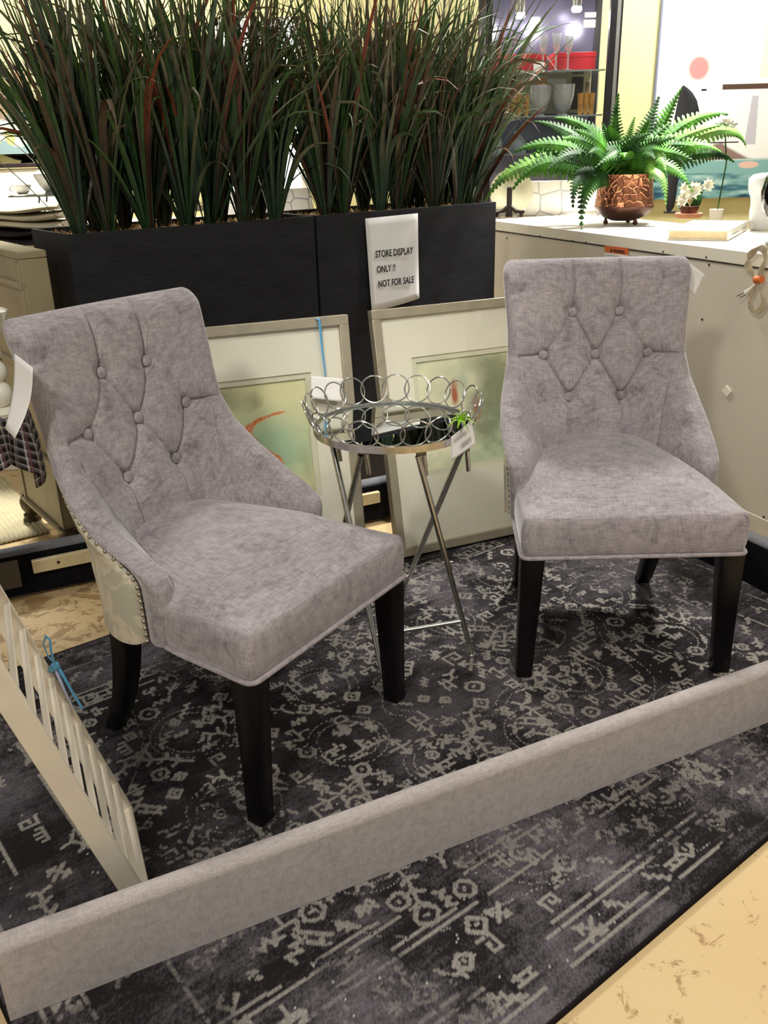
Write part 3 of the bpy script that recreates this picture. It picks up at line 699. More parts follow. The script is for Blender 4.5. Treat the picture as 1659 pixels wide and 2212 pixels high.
def grass(name, base, seed, nb, spread, lean, hgt):
    rs = random.Random(seed); V = []; Fc = []; C = []
    for b in range(nb):
        a = rs.uniform(0, 2 * PI); r = rs.uniform(0, .015); p = Vector((math.cos(a) * r, math.sin(a) * r, 0))
        tilt = abs(rs.gauss(0, .25)) * spread; h = hgt * rs.uniform(.5, 1.12)
        arch = rs.random() < .30; curl = rs.uniform(.6, 1.9) if arch else rs.uniform(0, .3)
        dirx = Vector((math.cos(a), math.sin(a), 0)) * tilt + Vector((lean[0], lean[1], 0)); az = math.atan2(dirx.y, dirx.x); th = dirx.length
        wd_ = rs.uniform(.0044, .0082) * (1.5 if rs.random() < .25 else 1); n = 11; ds = h / n
        side = Vector((-math.sin(az), math.cos(az), 0)); sa = rs.uniform(-1.1, 1.1); 
        red = rs.random(); 
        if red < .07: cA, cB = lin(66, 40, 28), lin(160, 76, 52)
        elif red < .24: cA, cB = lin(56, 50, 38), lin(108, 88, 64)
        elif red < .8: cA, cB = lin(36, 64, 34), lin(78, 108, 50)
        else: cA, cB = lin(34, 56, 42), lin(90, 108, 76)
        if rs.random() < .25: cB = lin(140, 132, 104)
        pos = p.copy(); b0 = len(V)
        for k in range(n + 1):
            t = k / n; ang = th * (0.50 + .85 * t) + curl * max(0, t - .5) ** 1.5 * 3.2
            if k: pos = pos + Vector((math.cos(az) * math.sin(ang), math.sin(az) * math.sin(ang), math.cos(ang))) * ds
            w = wd_ * (0.55 + 1.7 * t if t < .35 else 1.145 * (1 - ((t - .35) / .65) ** 2.2) + .02)
            up = Vector((math.cos(az) * math.cos(ang), math.sin(az) * math.cos(ang), -math.sin(ang))); sd = (side * math.cos(sa) + up * math.sin(sa))
            nn_ = (up * math.cos(sa) - side * math.sin(sa)) * w * .35
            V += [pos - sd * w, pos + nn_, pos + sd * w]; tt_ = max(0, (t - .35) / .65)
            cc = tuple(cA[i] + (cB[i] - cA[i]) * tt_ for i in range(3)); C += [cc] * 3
            if k:
                q = b0 + 3 * k; Fc += [(q - 3, q - 2, q + 1, q), (q - 2, q - 1, q + 2, q + 1)]
    me = bpy.data.meshes.new(name); me.from_pydata([tuple(v) for v in V], [], Fc); me.update(); me.polygons.foreach_set('use_smooth', [True] * len(Fc))
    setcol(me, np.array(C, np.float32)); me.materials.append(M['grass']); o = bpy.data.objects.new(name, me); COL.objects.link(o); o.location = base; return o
clumps = []
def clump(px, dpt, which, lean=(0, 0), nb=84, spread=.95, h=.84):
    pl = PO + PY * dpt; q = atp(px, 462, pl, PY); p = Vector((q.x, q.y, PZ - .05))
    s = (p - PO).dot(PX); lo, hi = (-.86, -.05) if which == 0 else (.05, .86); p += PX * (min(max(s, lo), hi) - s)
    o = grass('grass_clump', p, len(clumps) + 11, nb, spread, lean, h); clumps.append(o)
    tag(o, cat='grass clump'); return o
c0 = [(168, .09, (-.17, -.02)), (232, .10, (-.08, 0)), (318, .09, (-.05, 0)), (404, .10, (-.05, 0)), (452, .11, (.06, 0)), (528, .10, (.05, 0)), (592, .12, (.07, 0)),
      (205, .25, (-.12, 0)), (268, .26, (-.05, 0)), (352, .25, (-.10, 0)), (478, .26, (.02, 0)), (560, .25, (.10, 0))]
c1 = [(704, .09, (-.12, 0)), (742, .10, (-.05, 0)), (822, .09, (0, 0)), (858, .11, (.06, 0)), (938, .10, (.02, 0)), (988, .10, (.10, 0)), (1032, .11, (.20, 0)),
      (720, .25, (-.04, 0)), (786, .26, (0, 0)), (884, .26, (-.03, 0)), (905, .25, (.03, 0)), (1000, .26, (.16, 0))]
posn = {0: ['', 'just right of it'], }
for wi, lst in ((0, c0), (1, c1)):
    side = 'left planter' if wi == 0 else 'right planter'
    for i, (px, dp, ln) in enumerate(lst):
        o = clump(px, dp, wi, ln)
        row = 'front' if dp < .2 else 'back'; n_row = 7 if row == 'front' else 5; k = i if i < 7 else i - 7
        words = ['first', 'second', 'third', 'fourth', 'fifth', 'sixth', 'last']; w_ = words[k] if k < n_row - 1 else 'last'
        o['label'] = 'dark green artificial grass clump, %s from left in the %s row of the %s' % (w_, row, side); o['group'] = 'grass clumps in the ' + side

# sign on the right planter
sg = empty('paper_sign', PO + PX * .35 - PY * .004 + Vector((0, 0, .87)), PA, label='white paper sign reading STORE DISPLAY ONLY NOT FOR SALE taped to the black planter', cat='sign')
def sgp(s, z): return Vector((s - .35, 0, z - .87))
G = []
for j in range(13):
    t = j / 12; row = []
    for i in range(13):
        u = i / 12; top = sgp(.222 + .258 * u, 1.040 + .004 * u); bot = sgp(.234 + .246 * u, .694 + .022 * u ** 1.5)
        p = top.lerp(bot, t); p.y -= .001 + .010 * t ** 3 * (1 - .6 * u) + .003 * math.sin(PI * t) * (1 - u); row.append(p)
    G.append(row)
MB().grid(G).build('sheet', M['paper'], sg, solid=.0005)
RT = Matrix.Rotation(PI / 2, 3, 'X')
for s_, z_, tx in ((.262, .895, 'STORE DISPLAY'), (.266, .838, 'ONLY !!'), (.270, .783, 'NOT FOR SALE')):
    text('lettering', tx, .036, M['ink'], sg, sgp(s_, z_) + Vector((0, -.0085 if z_ < .8 else -.0065, 0)), RT, .74)

# ================================================================== FRAMED PICTURES
def art_a(nv, nu):
    a = fnoise((nv, nu), (3, 4), 21, 4); b = fnoise((nv, nu), (4, 3), 22, 4); d = fnoise((nv, nu), (5, 5), 25, 4); y, x = np.mgrid[0:nv, 0:nu]; x = x / nu; y = y / nv  # y=0 bottom
    c = np.array(lin(226, 224, 176)[:3]) * np.ones((nv, nu, 3)); gr = np.array(lin(160, 196, 160)[:3]); ol = np.array(lin(140, 150, 108)[:3]); gy = np.array(lin(112, 112, 88)[:3])
    def over(msk, col):
        nonlocal c; c = c * (1 - msk[..., None]) + col * msk[..., None]
    over(np.clip(1.4 - np.hypot((x - .62) / .36, (y - .42) / .30) + .8 * (a - .5), 0, .85), gr); over(np.clip((b - .5) * 3, 0, .5) * (y < .55), ol)
    over(np.clip(1.2 - np.hypot((x - .3) / .26, (y - .82) / .13) + 1.4 * (d - .5), 0, .6), gy); over(np.clip(1.2 - np.hypot((x - .5) / .10, (y - .48) / .07) + (d - .5), 0, .5), gr * .7)
    px = np.interp(y, [.05, .20, .27, .36, .414, .48, .575, .639, .688, .705], [.66, .72, .71, .68, .60, .51, .48, .54, .64, .74]); wd_ = np.interp(y, [.05, .15, .30, .36, .42, .52, .60, .66, .69, .71, .72], [0, .03, .05, .06, .08, .10, .06, .04, .06, .06, 0])
    m_ = (np.abs(x - px + .05 * (d - .5)) < wd_ * .8).astype(float)
    sp = np.random.RandomState(2).rand(nv, nu); over(m_ * .95, np.array(lin(226, 126, 62)[:3])); c[(m_ > 0) & (sp > .86)] = lin(246, 216, 170)[:3]; c[(m_ > 0) & (sp < .2)] = lin(160, 76, 36)[:3]
    return c
def art_b(nv, nu):
    a = fnoise((nv, nu), (3, 3), 31, 4); b = fnoise((nv, nu), (4, 4), 32, 4); d = fnoise((nv, nu), (6, 5), 35, 4); y, x = np.mgrid[0:nv, 0:nu]; x = x / nu; y = y / nv
    c = np.array(lin(234, 234, 200)[:3]) * np.ones((nv, nu, 3)); dk = np.array(lin(120, 130, 96)[:3]); gr = np.array(lin(166, 188, 156)[:3])
    def over(msk, col):
        nonlocal c; c = c * (1 - msk[..., None]) + col * msk[..., None]
    over(np.clip((a - .40) * 2.6, 0, .7), gr); over(np.clip(1.3 - np.hypot((x - .72) / .3, (y - .66) / .34) + 1.6 * (b - .5), 0, .8), dk); over(np.clip((d - .56) * 4, 0, .5) * (y < .4), dk)
    over(np.clip(1.2 - np.hypot((x - .42) / .05, (y - .72) / .1), 0, .7), np.array(lin(190, 205, 178)[:3])); over(np.clip(1.3 - np.hypot((x - .34) / .03, (y - .63) / .10) + (d - .5) * 2, 0, .95), np.array(lin(176, 84, 50)[:3]))
    over(np.clip(1.2 - np.hypot((x - .52) / .04, (y - .49) / .09) + (d - .5) * 2, 0, .95), np.array(lin(176, 84, 50)[:3])); return c
def picture(base, yaw, lean, wdt, hgt, art, openx, openz, lab, right_side=False):
    """origin = lower left front corner; x right, z up along the face"""
    root = empty('framed_picture', Vector(base) + Vector((0, 0, .034 * math.sin(lean) + .001)), 0, label=lab, cat='framed picture', group='watercolour pictures leaning behind the chairs')
    R = Matrix.Rotation(yaw, 3, 'Z') @ Matrix.Rotation(-lean, 3, 'X'); root.rotation_euler = R.to_euler(); fwd = .030; dpt = .034
    mb = MB(); mb.box((wdt / 2, dpt / 2, hgt - fwd / 2), (wdt, dpt, fwd)); mb.box((wdt / 2, dpt / 2, fwd / 2), (wdt, dpt, fwd)); mb.box((fwd / 2, dpt / 2, hgt / 2), (fwd, dpt, hgt - 2 * fwd)); mb.box((wdt - fwd / 2, dpt / 2, hgt / 2), (fwd, dpt, hgt - 2 * fwd))
    mb.build('frame', M['champagne'], root, bevel=.002)
    x0, x1, z0, z1 = openx[0], openx[1], openz[0], openz[1]
    def ring(a, b, c, d, A, B, Cc, D, y, th, nm, mat):  # frame between outer (a..b,c..d) and inner (A..B,Cc..D)
        q = MB(); q.box(((a + b) / 2, y, (D + d) / 2), (b - a, th, d - D)); q.box(((a + b) / 2, y, (c + Cc) / 2), (b - a, th, Cc - c)); q.box(((a + A) / 2, y, (Cc + D) / 2), (A - a, th, D - Cc)); q.box(((B + b) / 2, y, (Cc + D) / 2), (b - B, th, D - Cc)); return q.build(nm, mat, root)
    ring(fwd, wdt - fwd, fwd, hgt - fwd, x0, x1, z0, z1, .016, .004, 'mat_board', M['mat'])
    e = .018; ring(x0 - .005, x1 + .005, z0 - .005, z1 + .005, x0 + e, x1 - e, z0 + e, z1 - e, .021, .004, 'inner_mat', M['bevel'])
    nu, nv = 200, 240; colgrid('artwork', (x0, .0255, z0), (x1 - x0, 0, 0), (0, 0, z1 - z0), nu, nv, art(nv, nu).astype(np.float32), M['art'], root)
    MB().box((wdt / 2, .031, hgt / 2), (wdt - .01, .004, hgt - .01)).build('backing_board', M['frame_side'], root)
    MB().box((wdt / 2, .010, hgt / 2), (wdt - 2 * fwd, .002, hgt - 2 * fwd)).build('glass_pane', M['glass'], root); return root
HP = .818
picture(Vector((.046, 2.709, 0.0)), .409, .217, .70, HP, art_b, (.128, .572), (.257, .655), 'silver framed green and grey watercolour leaning behind the right chair')
wl = .70; pl_dir = Vector((math.cos(.362), math.sin(.362), 0)); pb = Vector((-.056, 2.654, 0)) - pl_dir * wl
picture(pb, .362, .132, wl, HP, art_a, (.131, .569), (.262, .655), 'silver framed green watercolour with copper streak leaning behind the left chair')
# blue ribbon with white card over the left picture
RLn = Matrix.Rotation(.362, 3, 'Z') @ Matrix.Rotation(-.132, 3, 'X')
fn = (RLn @ Vector((0, -1, 0)))
def onpic(u, v, off=0.004): return atp(u, v, pb + fn * off, fn)
rb = empty('hanging_tag', onpic(700, 800), 0, label='white card on a blue satin ribbon hung over the left picture frame', cat='tag'); oo = rb.location.copy()
rp = [onpic(684, 688, .002) - oo, onpic(690, 690, .012) - oo, onpic(693, 720, .006) - oo, onpic(697, 760) - oo, onpic(702, 800) - oo, onpic(704, 822) - oo]
MB().tube(rp, [.004, .006, .006, .005, .004, .003], 8, flat=.3).build('ribbon', M['blue_ribbon'], rb)
sheet('card', [onpic(672, 812, .006) - oo, onpic(742, 818, .006) - oo, onpic(738, 868, .02) - oo, onpic(672, 860, .02) - oo], M['paper'], rb, .002)

# ================================================================== SLATTED PANEL (left foreground)
su = Vector((-.210, -.180, .961)).normalized(); sA = Vector((-.449, 1.268, 0.004)); sw = Vector((-.100, .238, .022)); sw -= su * sw.dot(su); SWL = sw.length; sw.normalize(); sn = su.cross(sw)
if sn.x > 0: sn = -sn
sp_ = empty('slatted_panel', sA, 0, label='cream painted wooden slatted rack leaning at the left edge, blue ribbon on it', cat='rack'); LEN = .82
def bar(O, A, B, Cc, nm, mat=M['cream_wood']): return MB().obox(O, A, B, Cc).build(nm, mat, sp_, bevel=.0015)
def lift(s): return su * s
zoff = lift(0.0)
bar(lift(.0) - sw * .010, su * LEN, sw * .011, sn * .040, 'stile'); bar(lift(-.02) + sw * (SWL), su * (LEN + .02), sw * .010, sn * .040, 'stile')
bar(lift(.0) + sw * .001, sw * (SWL - .001) - su * .018, su * .010, sn * .040, 'end_board')
bar(lift(LEN - .012) + sw * .001, sw * (SWL - .001), su * .012, sn * .040, 'end_board')
ss = [.063 + .061 * k for k in range(12)]
for s in ss:
    bar(lift(s) + sw * .001, sw * (SWL - .001), su * .0055, sn * .012, 'slat')
rb2 = empty('ribbon_bow', sA + su * .30 + sw * SWL, 0, label='light blue satin ribbon bow tied round the cream slatted rack', cat='ribbon'); oo = rb2.location
def onS(u, v, off=0): return atp(u, v, sA + sn * -off, sn) - oo if False else aty(u, v, oo.y - off) - oo
lp = [(122, 1438), (104, 1418), (93, 1390), (99, 1375), (108, 1382), (110, 1405), (116, 1430), (122, 1440)]
MB().tube([onS(*q, .004 * i) for i, q in enumerate(lp)], .0035, 8, flat=.35).build('bow_loop', M['blue_ribbon'], rb2)
MB().tube([onS(120, 1432, .01), onS(138, 1462, .012), onS(158, 1498, .012), onS(178, 1530, .008)], [.006, .005, .0045, .004], 8, flat=.35).build('ribbon_tail', M['blue_ribbon'], rb2)
MB().tube([onS(118, 1440, .012), onS(128, 1465, .016), onS(142, 1496, .014), onS(156, 1525, .01)], [.006, .006, .0045, .003], 8, flat=.35).build('ribbon_tail', plain('pale_ribbon', lin(210, 214, 240), .3), rb2)
MB().tube([onS(108, 1448, .012), onS(118, 1440, .016), onS(128, 1436, .012)], [.006, .008, .006], 8).build('ribbon_knot', M['blue_ribbon'], rb2)

# ================================================================== RIGHT CABINET (dresser seen from behind)
CZ = .95; c0_ = atz(1075, 478, CZ); c1_ = atz(1659, 550, CZ); CX = (c1_ - c0_); CX.z = 0; CX.normalize(); CY = Vector((-CX.y, CX.x, 0))
if CY.x < 0: CY = -CY
ca = math.atan2(CX.y, CX.x); CL0, CL1, CD = -.12, 2.35, .55
cab = empty('dresser', c0_ * 1.0 + CX * (CL0 + CL1) / 2 + CY * CD / 2 - Vector((0, 0, CZ - FZ)), ca, label='long grey-white dresser seen from its plain screwed back, behind the right chair', cat='dresser')
cl = CL1 - CL0; hz = CZ - FZ
sgn = 1 if (Matrix.Rotation(ca, 3, 'Z') @ Vector((0, 1, 0))).dot(CY) > 0 else -1
MB().box((0, sgn * .002, hz - .021), (cl, CD, .042)).build('top_board', [M['cabinet_top']], cab, bevel=.002)
MB().box((0, sgn * -(CD / 2 - .009), (hz - .043 + .126) / 2), (cl - .006, .012, hz - .043 - .126)).build('back_panel', M['cabinet'], cab)
MB().box((0, sgn * .012, hz / 2 + .03), (cl - .02, CD - .05, hz - .20)).build('carcass', M['cabinet'], cab)
MB().box((0, sgn * -(CD / 2 - .006), .075), (cl, .016, .1)).build('base_board', M['cabinet'], cab, bevel=.003)
for sx in (-1, 1):
    for sy in (-1, 1): MB().box((sx * (cl / 2 - .04), sy * (CD / 2 - .04), .015), (.06, .06, .03)).build('foot', M['cabinet'], cab)
MB().box((0, sgn * -(CD / 2 - .004), hz - .0445), (cl - .01, .006, .0035)).build('seam_strip', M['seam'], cab)
fy = sgn * -(CD / 2 - .002); FN = -CY
fp = c0_ - Vector((0, 0, CZ)); Minv = cab.matrix_basis.inverted() if False else (Matrix.Translation(cab.location) @ Matrix.Rotation(ca, 4, 'Z')).inverted()
def onC(u, v, off=0.0): return Minv @ atp(u, v, fp + FN * off - FN * .003, FN)
mb = MB()
for (u, v) in [(1095, 514), (1167, 510), (1237, 520), (1266, 524), (1433, 544), (1526, 556), (1532, 572), (1517, 690), (1496, 836), (1650, 1117)]:
    p = onC(u, v); mb.lathe([(0, 0), (.0042, 0), (.0042, .0015), (0, .0015)], p + Vector((0, -sgn * 0 , 0)), 10, Matrix.Rotation(PI / 2 * sgn, 3, 'X'))
mb.build('screw_heads', M['seam'], cab)
# small clip plate, warning label
p = onC(1570, 845, .003); MB().box(p, (.030, .005, .030), R=Matrix.Rotation(.6, 3, 'Y')).build('wall_clip', M['white_glaze'], cab, bevel=.001)
p0, p1, p2 = onC(1307, 530, .002), onC(1358, 536, .002), onC(1306, 545, .002); p3 = onC(1304, 600, .002)
lx = (p1 - p0); MB().obox(p0, lx, (p2 - p0), (0, -sgn * .0008, 0)).build('label_header', M['orange'], cab); MB().obox(p2, lx, (p3 - p2), (0, -sgn * .0008, 0)).build('warning_label', M['paper'], cab)
RCab = Matrix(((1, 0, 0), (0, 0, -1), (0, 1, 0)))
text('label_text', 'WARNING', .017, M['ink'], cab, p0 + lx * .36 + (p2 - p0) * .8 + Vector((0, -.0016, 0)), Matrix.Rotation(PI / 2, 3, 'X'), .9)
mb = MB(); tri = [p0 + lx * .24 + (p2 - p0) * .85, p0 + lx * .34 + (p2 - p0) * .85, p0 + lx * .29 + (p2 - p0) * .2]; mb.add([q + Vector((0, -.0015, 0)) for q in tri], [(0, 1, 2)]); mb.build('warning_symbol', M['ink'], cab)
mb = MB()
for k in range(5): mb.obox(p2 + (p3 - p2) * (.08 + .085 * k) + lx * .05, lx * (.62 + .1 * (k % 2)), (p3 - p2) * .02, (0, -.0014, 0))
mb.build('print_lines', M['inkgrey'], cab)

# --- things on the dresser
def T(u, v): return atz(u, v, CZ)
# copper pot
pp = T(1345, 484) ; pot = empty('copper_pot', pp, 0, label='embossed copper pot on little ball feet holding the fern', cat='pot')
pr = .122; prof = [(0, .012), (.05, .016), (.085, .030), (.112, .052), (pr + .004, .072), (pr + .004, .078)]
MB().lathe(prof + [(pr, .078), (0, .078)], (0, 0, 0), 48).build('pot_base', M['copper_dark'], pot)
MB().lathe([(pr + .004, .078), (pr, .10), (pr - .006, .15), (pr - .010, .20), (pr - .006, .206), (pr - .014, .206), (pr - .018, .20), (pr - .014, .09), (0, .085)], (0, 0, 0), 64).build('pot_wall', M['copper'], pot)
MB().tube([Vector((-.045 + .055 * math.cos(t), -.02, .200 + .045 * math.sin(t))) for t in np.linspace(0, PI, 16)], .0042, 8).build('handle', M['copper'], pot)
for k in range(3):
    a = -PI / 2 + .5 + 2 * PI * k / 3; MB().lathe([(0, 0), (.008, .002), (.0115, .010), (.008, .018), (.006, .022), (.006, .034), (0, .034)], (math.cos(a) * .075, math.sin(a) * .075, 0), 16).build('ball_foot', M['copper_dark'], pot)
# fern
fern = empty('fern', pp + Vector((0, 0, .18)), 0, label='lush green artificial fern spilling from the copper pot', cat='fern'); fo = fern.location.copy()
def frond(P0, P1, P2, wid, mat, npin=26, nrm=None):
    P0, P1, P2 = Vector(P0), Vector(P1), Vector(P2); fx_ = random.uniform(-.5, .5)
    B = lambda t: P0 * (1 - t) ** 2 + P1 * 2 * t * (1 - t) + P2 * t * t
    D = lambda t: ((P1 - P0) * (1 - t) + (P2 - P1) * t).normalized()
    mb = MB(); mb.tube([B(k / 12) for k in range(13)], [.0022 * (1 - .7 * k / 12) for k in range(13)], 5)
    L_ = sum((B((k + 1) / 20) - B(k / 20)).length for k in range(20))
    for k in range(npin):
        t = .10 + .90 * k / npin; p = B(t); d = D(t); view = (CAMO - (p + fo)).normalized() if nrm is None else Vector(nrm)
        up = Vector((fx_, -1.0, .45)); sd = d.cross(up)
        if sd.length < .3: sd = Vector((1, 0, 0))
        sd.normalize(); w = wid * math.sin(PI * min(1, .12 + .88 * t) ** .8) * (.35 + .65 * (1 - t)) * 1.25 + .004; hw_ = L_ / npin * .50
        nz = sd.cross(d).normalized()
        for s in (-1, 1):
            ax = (sd * s + d * .28 + nz * -.18).normalized(); q = [p - d * hw_ * .9, p + ax * w * .38 - d * hw_ * 1.05, p + ax * w * .62 - d * hw_ * .55, p + ax * w * .78 - d * hw_ * .62, p + ax * w - nz * w * .12, p + ax * w * .72 + d * hw_ * .45, p + ax * w * .55 + d * hw_ * .35, p + ax * w * .3 + d * hw_ * .85, p + d * hw_ * .7]
            rid = [p + ax * w * .0 + nz * .0012, p + ax * w * .5 + nz * .002]
            mb.add(q + rid, [(0, 1, 10, 9), (1, 2, 3, 10), (3, 4, 10), (4, 5, 10), (5, 6, 10), (6, 7, 10), (7, 8, 9, 10)], True)
    return mb.build('frond', mat, fern)
random.seed(8)
FY = pp.y
fl = [ # tip px, tip depth offset, arch height px (control), width, mat
 ((1046, 442), -.05, (1090, 300), .060, 'fern_pale'), ((1105, 415), -.10, (1160, 300), .060, 'fern'), ((1195, 255), .02, (1275, 250), .055, 'fern'), ((1108, 330), -.05, (1200, 275), .062, 'fern'),
 ((1257, 512), -.22, (1240, 330), .058, 'fern_dark'), ((1238, 455), -.20, (1225, 330), .055, 'fern_dark'), ((1337, 198), .02, (1318, 290), .045, 'fern'), ((1300, 262), -.08, (1318, 310), .045, 'fern_dark'), ((1372, 250), .05, (1352, 310), .035, 'fern_pale'),
 ((1150, 262), .10, (1240, 270), .06, 'fern_dark'), ((1425, 205), .08, (1395, 290), .06, 'fern_dark'), ((1473, 188), .10, (1432, 280), .06, 'fern'), ((1577, 248), .05, (1480, 230), .060, 'fern'),
 ((1612, 318), -.02, (1600, 215), .055, 'fern_pale'), ((1560, 270), -.06, (1460, 290), .05, 'fern_pale'), ((1588, 352), -.02, (1540, 300), .055, 'fern_dark'), ((1500, 420), -.18, (1450, 310), .05, 'fern'), ((1438, 450), -.20, (1450, 330), .048, 'fern_pale'),
 ((1438, 372), -.22, (1430, 300), .05, 'fern_pale'), ((1560, 330), -.12, (1500, 280), .06, 'fern'), ((1405, 258), -.02, (1380, 300), .05, 'fern'), ((1215, 300), -.16, (1270, 290), .06, 'fern'), ((1275, 330), -.20, (1300, 310), .05, 'fern_dark'),
 ((1180, 370), -.16, (1240, 290), .06, 'fern_dark'), ((1520, 300), .12, (1450, 250), .06, 'fern_dark'), ((1350, 340), -.20, (1340, 310), .04, 'fern'), ((1415, 345), -.2, (1390, 310), .045, 'fern_dark'), ((1250, 270), .12, (1300, 270), .055, 'fern_dark'),
 ((1140, 345), .05, (1200, 290), .06, 'fern'), ((1480, 360), -.1, (1440, 300), .06, 'fern_dark'), ((1530, 345), .0, (1480, 290), .06, 'fern_dark'), ((1085, 385), .0, (1150, 310), .055, 'fern_dark')]
for _ in range(20):
    fl.append(((random.uniform(1205, 1530), random.uniform(250, 372)), random.uniform(-.2, .12), (random.uniform(1290, 1410), random.uniform(285, 330)), random.uniform(.05, .068), random.choice(['fern', 'fern', 'fern_dark'])))
for (tu, tv), dy_, (cu_, cv_), w_, mt in fl:
    tip = aty(tu, tv, FY + dy_) - fo; ctl = aty(cu_, cv_ - 10, FY + dy_ * .6) - fo; base = Vector((random.uniform(-.04, .04), random.uniform(-.03, .03), 0)); frond(base, ctl * .95, tip, w_ * 1.05, M[mt], 22)
# plate on easel
ep = T(1100, 468); ee = empty('plate_easel', ep, -.25, label='dark wooden easel holding the cream plate near the dresser end', cat='easel')
MB().box((0, -.012, .07), (.026, .014, .14), R=Matrix.Rotation(.08, 3, 'X')).build('post', M['dark_wood'], ee, bevel=.004)
for s in (-1, 1):
    MB().tube([(0, -.01, .055), (s * .035, -.012, .026), (s * .070, -.03, .022), (s * .078, -.045, .035)], [.009, .009, .009, .006], 8).build('arm', M['dark_wood'], ee)
    MB().box((s * .06, -.02, .011), (.016, .016, .022)).build('easel_foot', M['dark_wood'], ee)
MB().box((0, -.014, .008), (.034, .02, .016)).build('easel_foot', M['dark_wood'], ee)
pl = empty('display_plate', ep + Vector((.012, .02, .115)), -.25, label='round cream plate standing upright on the dark easel', cat='plate')
Rp = Matrix.Rotation(PI / 2 - .12, 3, 'X'); MB().lathe([(0, .002), (.055, .002), (.062, .006), (.105, .016), (.106, .019), (.060, .010), (.052, .006), (0, .006)], (0, 0, 0), 48, Rp).build('plate_body', M['cream_glaze'], pl)
# stack of plates
sp0 = T(1165, 461)
words = ['bottom', 'second', 'third', 'top']
for k in range(4):
    o = MB().lathe([(0, .001), (.05, .001), (.052, .003), (.082, .009), (.083, .011), (.05, .006), (0, .005)], (0, 0, 0), 40).build('dinner_plate', M['white_glaze']); o.location = sp0 + Vector((0, 0, .0062 * k)); tag(o, 'white plate in the stack behind the easel, the %s one' % words[k], 'plate', 'stack of white plates on the dresser')
# book
b0_ = T(1440, 519); b1_ = T(1572, 521); b2_ = T(1612, 498); bk = empty('book', b0_, 0, label='thick white coffee table book lying flat on the dresser', cat='book')
bx = (b1_ - b0_); by = (b2_ - b1_); bx.z = by.z = 0
by *= 1.05
MB().obox(Vector((0, 0, .0045)) + bx * .02 + by * .02, bx * .95, by * .96, (0, 0, .027)).build('pages', plain('aged_pages', lin(228, 208, 168), .9), bk)
for z in (0.0005, .0315): MB().obox((0, 0, z), bx, by, (0, 0, .004)).build('cover', M['white_glaze'], bk, bevel=.001)
MB().obox(bx * .975 + Vector((0, 0, .001)), bx * .025, by, (0, 0, .034)).build('spine', M['white_glaze'], bk)
mb = MB()
for a, b in ((.18, .5), (.62, .66), (.72, .9)): mb.obox(bx * 1.001 + by * a + Vector((0, 0, .013)), by * (b - a), bx * .002, (0, 0, .006))
mb.build('spine_print', M['inkgrey'], bk)
# white flowers in terracotta dish under a clear bag
fp_ = T(1487, 470); fl_ = empty('flower_pot', fp_, 0, label='small terracotta dish of white artificial flowers behind the book', cat='flower pot')
MB().lathe([(0, 0), (.055, 0), (.062, .012), (.062, .02), (.052, .02), (.05, .008), (0, .008)], (0, 0, 0), 32).build('dish', M['terracotta'], fl_); MB().lathe([(0, .008), (.032, .008), (.044, .05), (.040, .052), (0, .046)], (0, 0, 0), 24).build('inner_pot', M['copper_dark'], fl_)
random.seed(12)
for k in range(7):
    c = Vector((random.uniform(-.06, .075), random.uniform(-.04, .03), random.uniform(.06, .16))) if k else Vector((-.01, -.05, .12)); mb = MB(); r = .034 if k else .045
    for ring_, n_, tl in ((1.0, 9, .15), (.75, 8, .55), (.45, 6, .95)):
        for j in range(n_):
            a = 2 * PI * j / n_ + ring_; d = Vector((math.cos(a) * math.cos(tl), -math.sin(tl), math.sin(a) * math.cos(tl))); sd = Vector((-math.sin(a), 0, math.cos(a)))
            mb.add([c, c + d * r * ring_ * .5 + sd * r * .22, c + d * r * ring_, c + d * r * ring_ * .5 - sd * r * .22], [(0, 1, 2, 3)], True)
    mb.build('bloom', M['petal'], fl_)
mb = MB()
for j in range(10):
    a = random.uniform(0, 6.28); e = Vector((math.cos(a) * .07, random.uniform(-.03, .03), .06 + random.uniform(0, .09))); mb.add([Vector((0, 0, .04)), e * .6 + Vector((.012, 0, 0)), e, e * .6 - Vector((.012, 0, 0))], [(0, 1, 2, 3)], True)
mb.build('leaves', M['fern_dark'], fl_)
# tall white bloom on the right of the fern
sb = T(1545, 478); s2 = empty('orchid_stem', sb, 0, label='white artificial bloom on a stem rising right of the fern', cat='flower'); tz_ = aty(1566, 268, sb.y) - sb
MB().tube([(0, 0, 0), Vector((.02, 0, tz_.z * .6)), tz_], .003, 6).build('stem', M['fern_dark'], s2); MB().lathe([(0, 0), (.026, 0), (.03, .05), (.026, .05), (0, .045)], (0, 0, 0), 20).build('vase', M['white_glaze'], s2)
for k in range(6):
    a = 2 * PI * k / 6; c = tz_ + Vector((math.cos(a) * .026, -.01, math.sin(a) * .018)); d = Vector((math.cos(a), 0, math.sin(a))); sd = Vector((-math.sin(a), 0, math.cos(a)))
    MB().add([c - d * .02, c + sd * .02 - Vector((0, .01, 0)), c + d * .026, c - sd * .02 - Vector((0, .01, 0))], [(0, 1, 2, 3)], True).build('petal', M['petal'], s2, solid=.001)
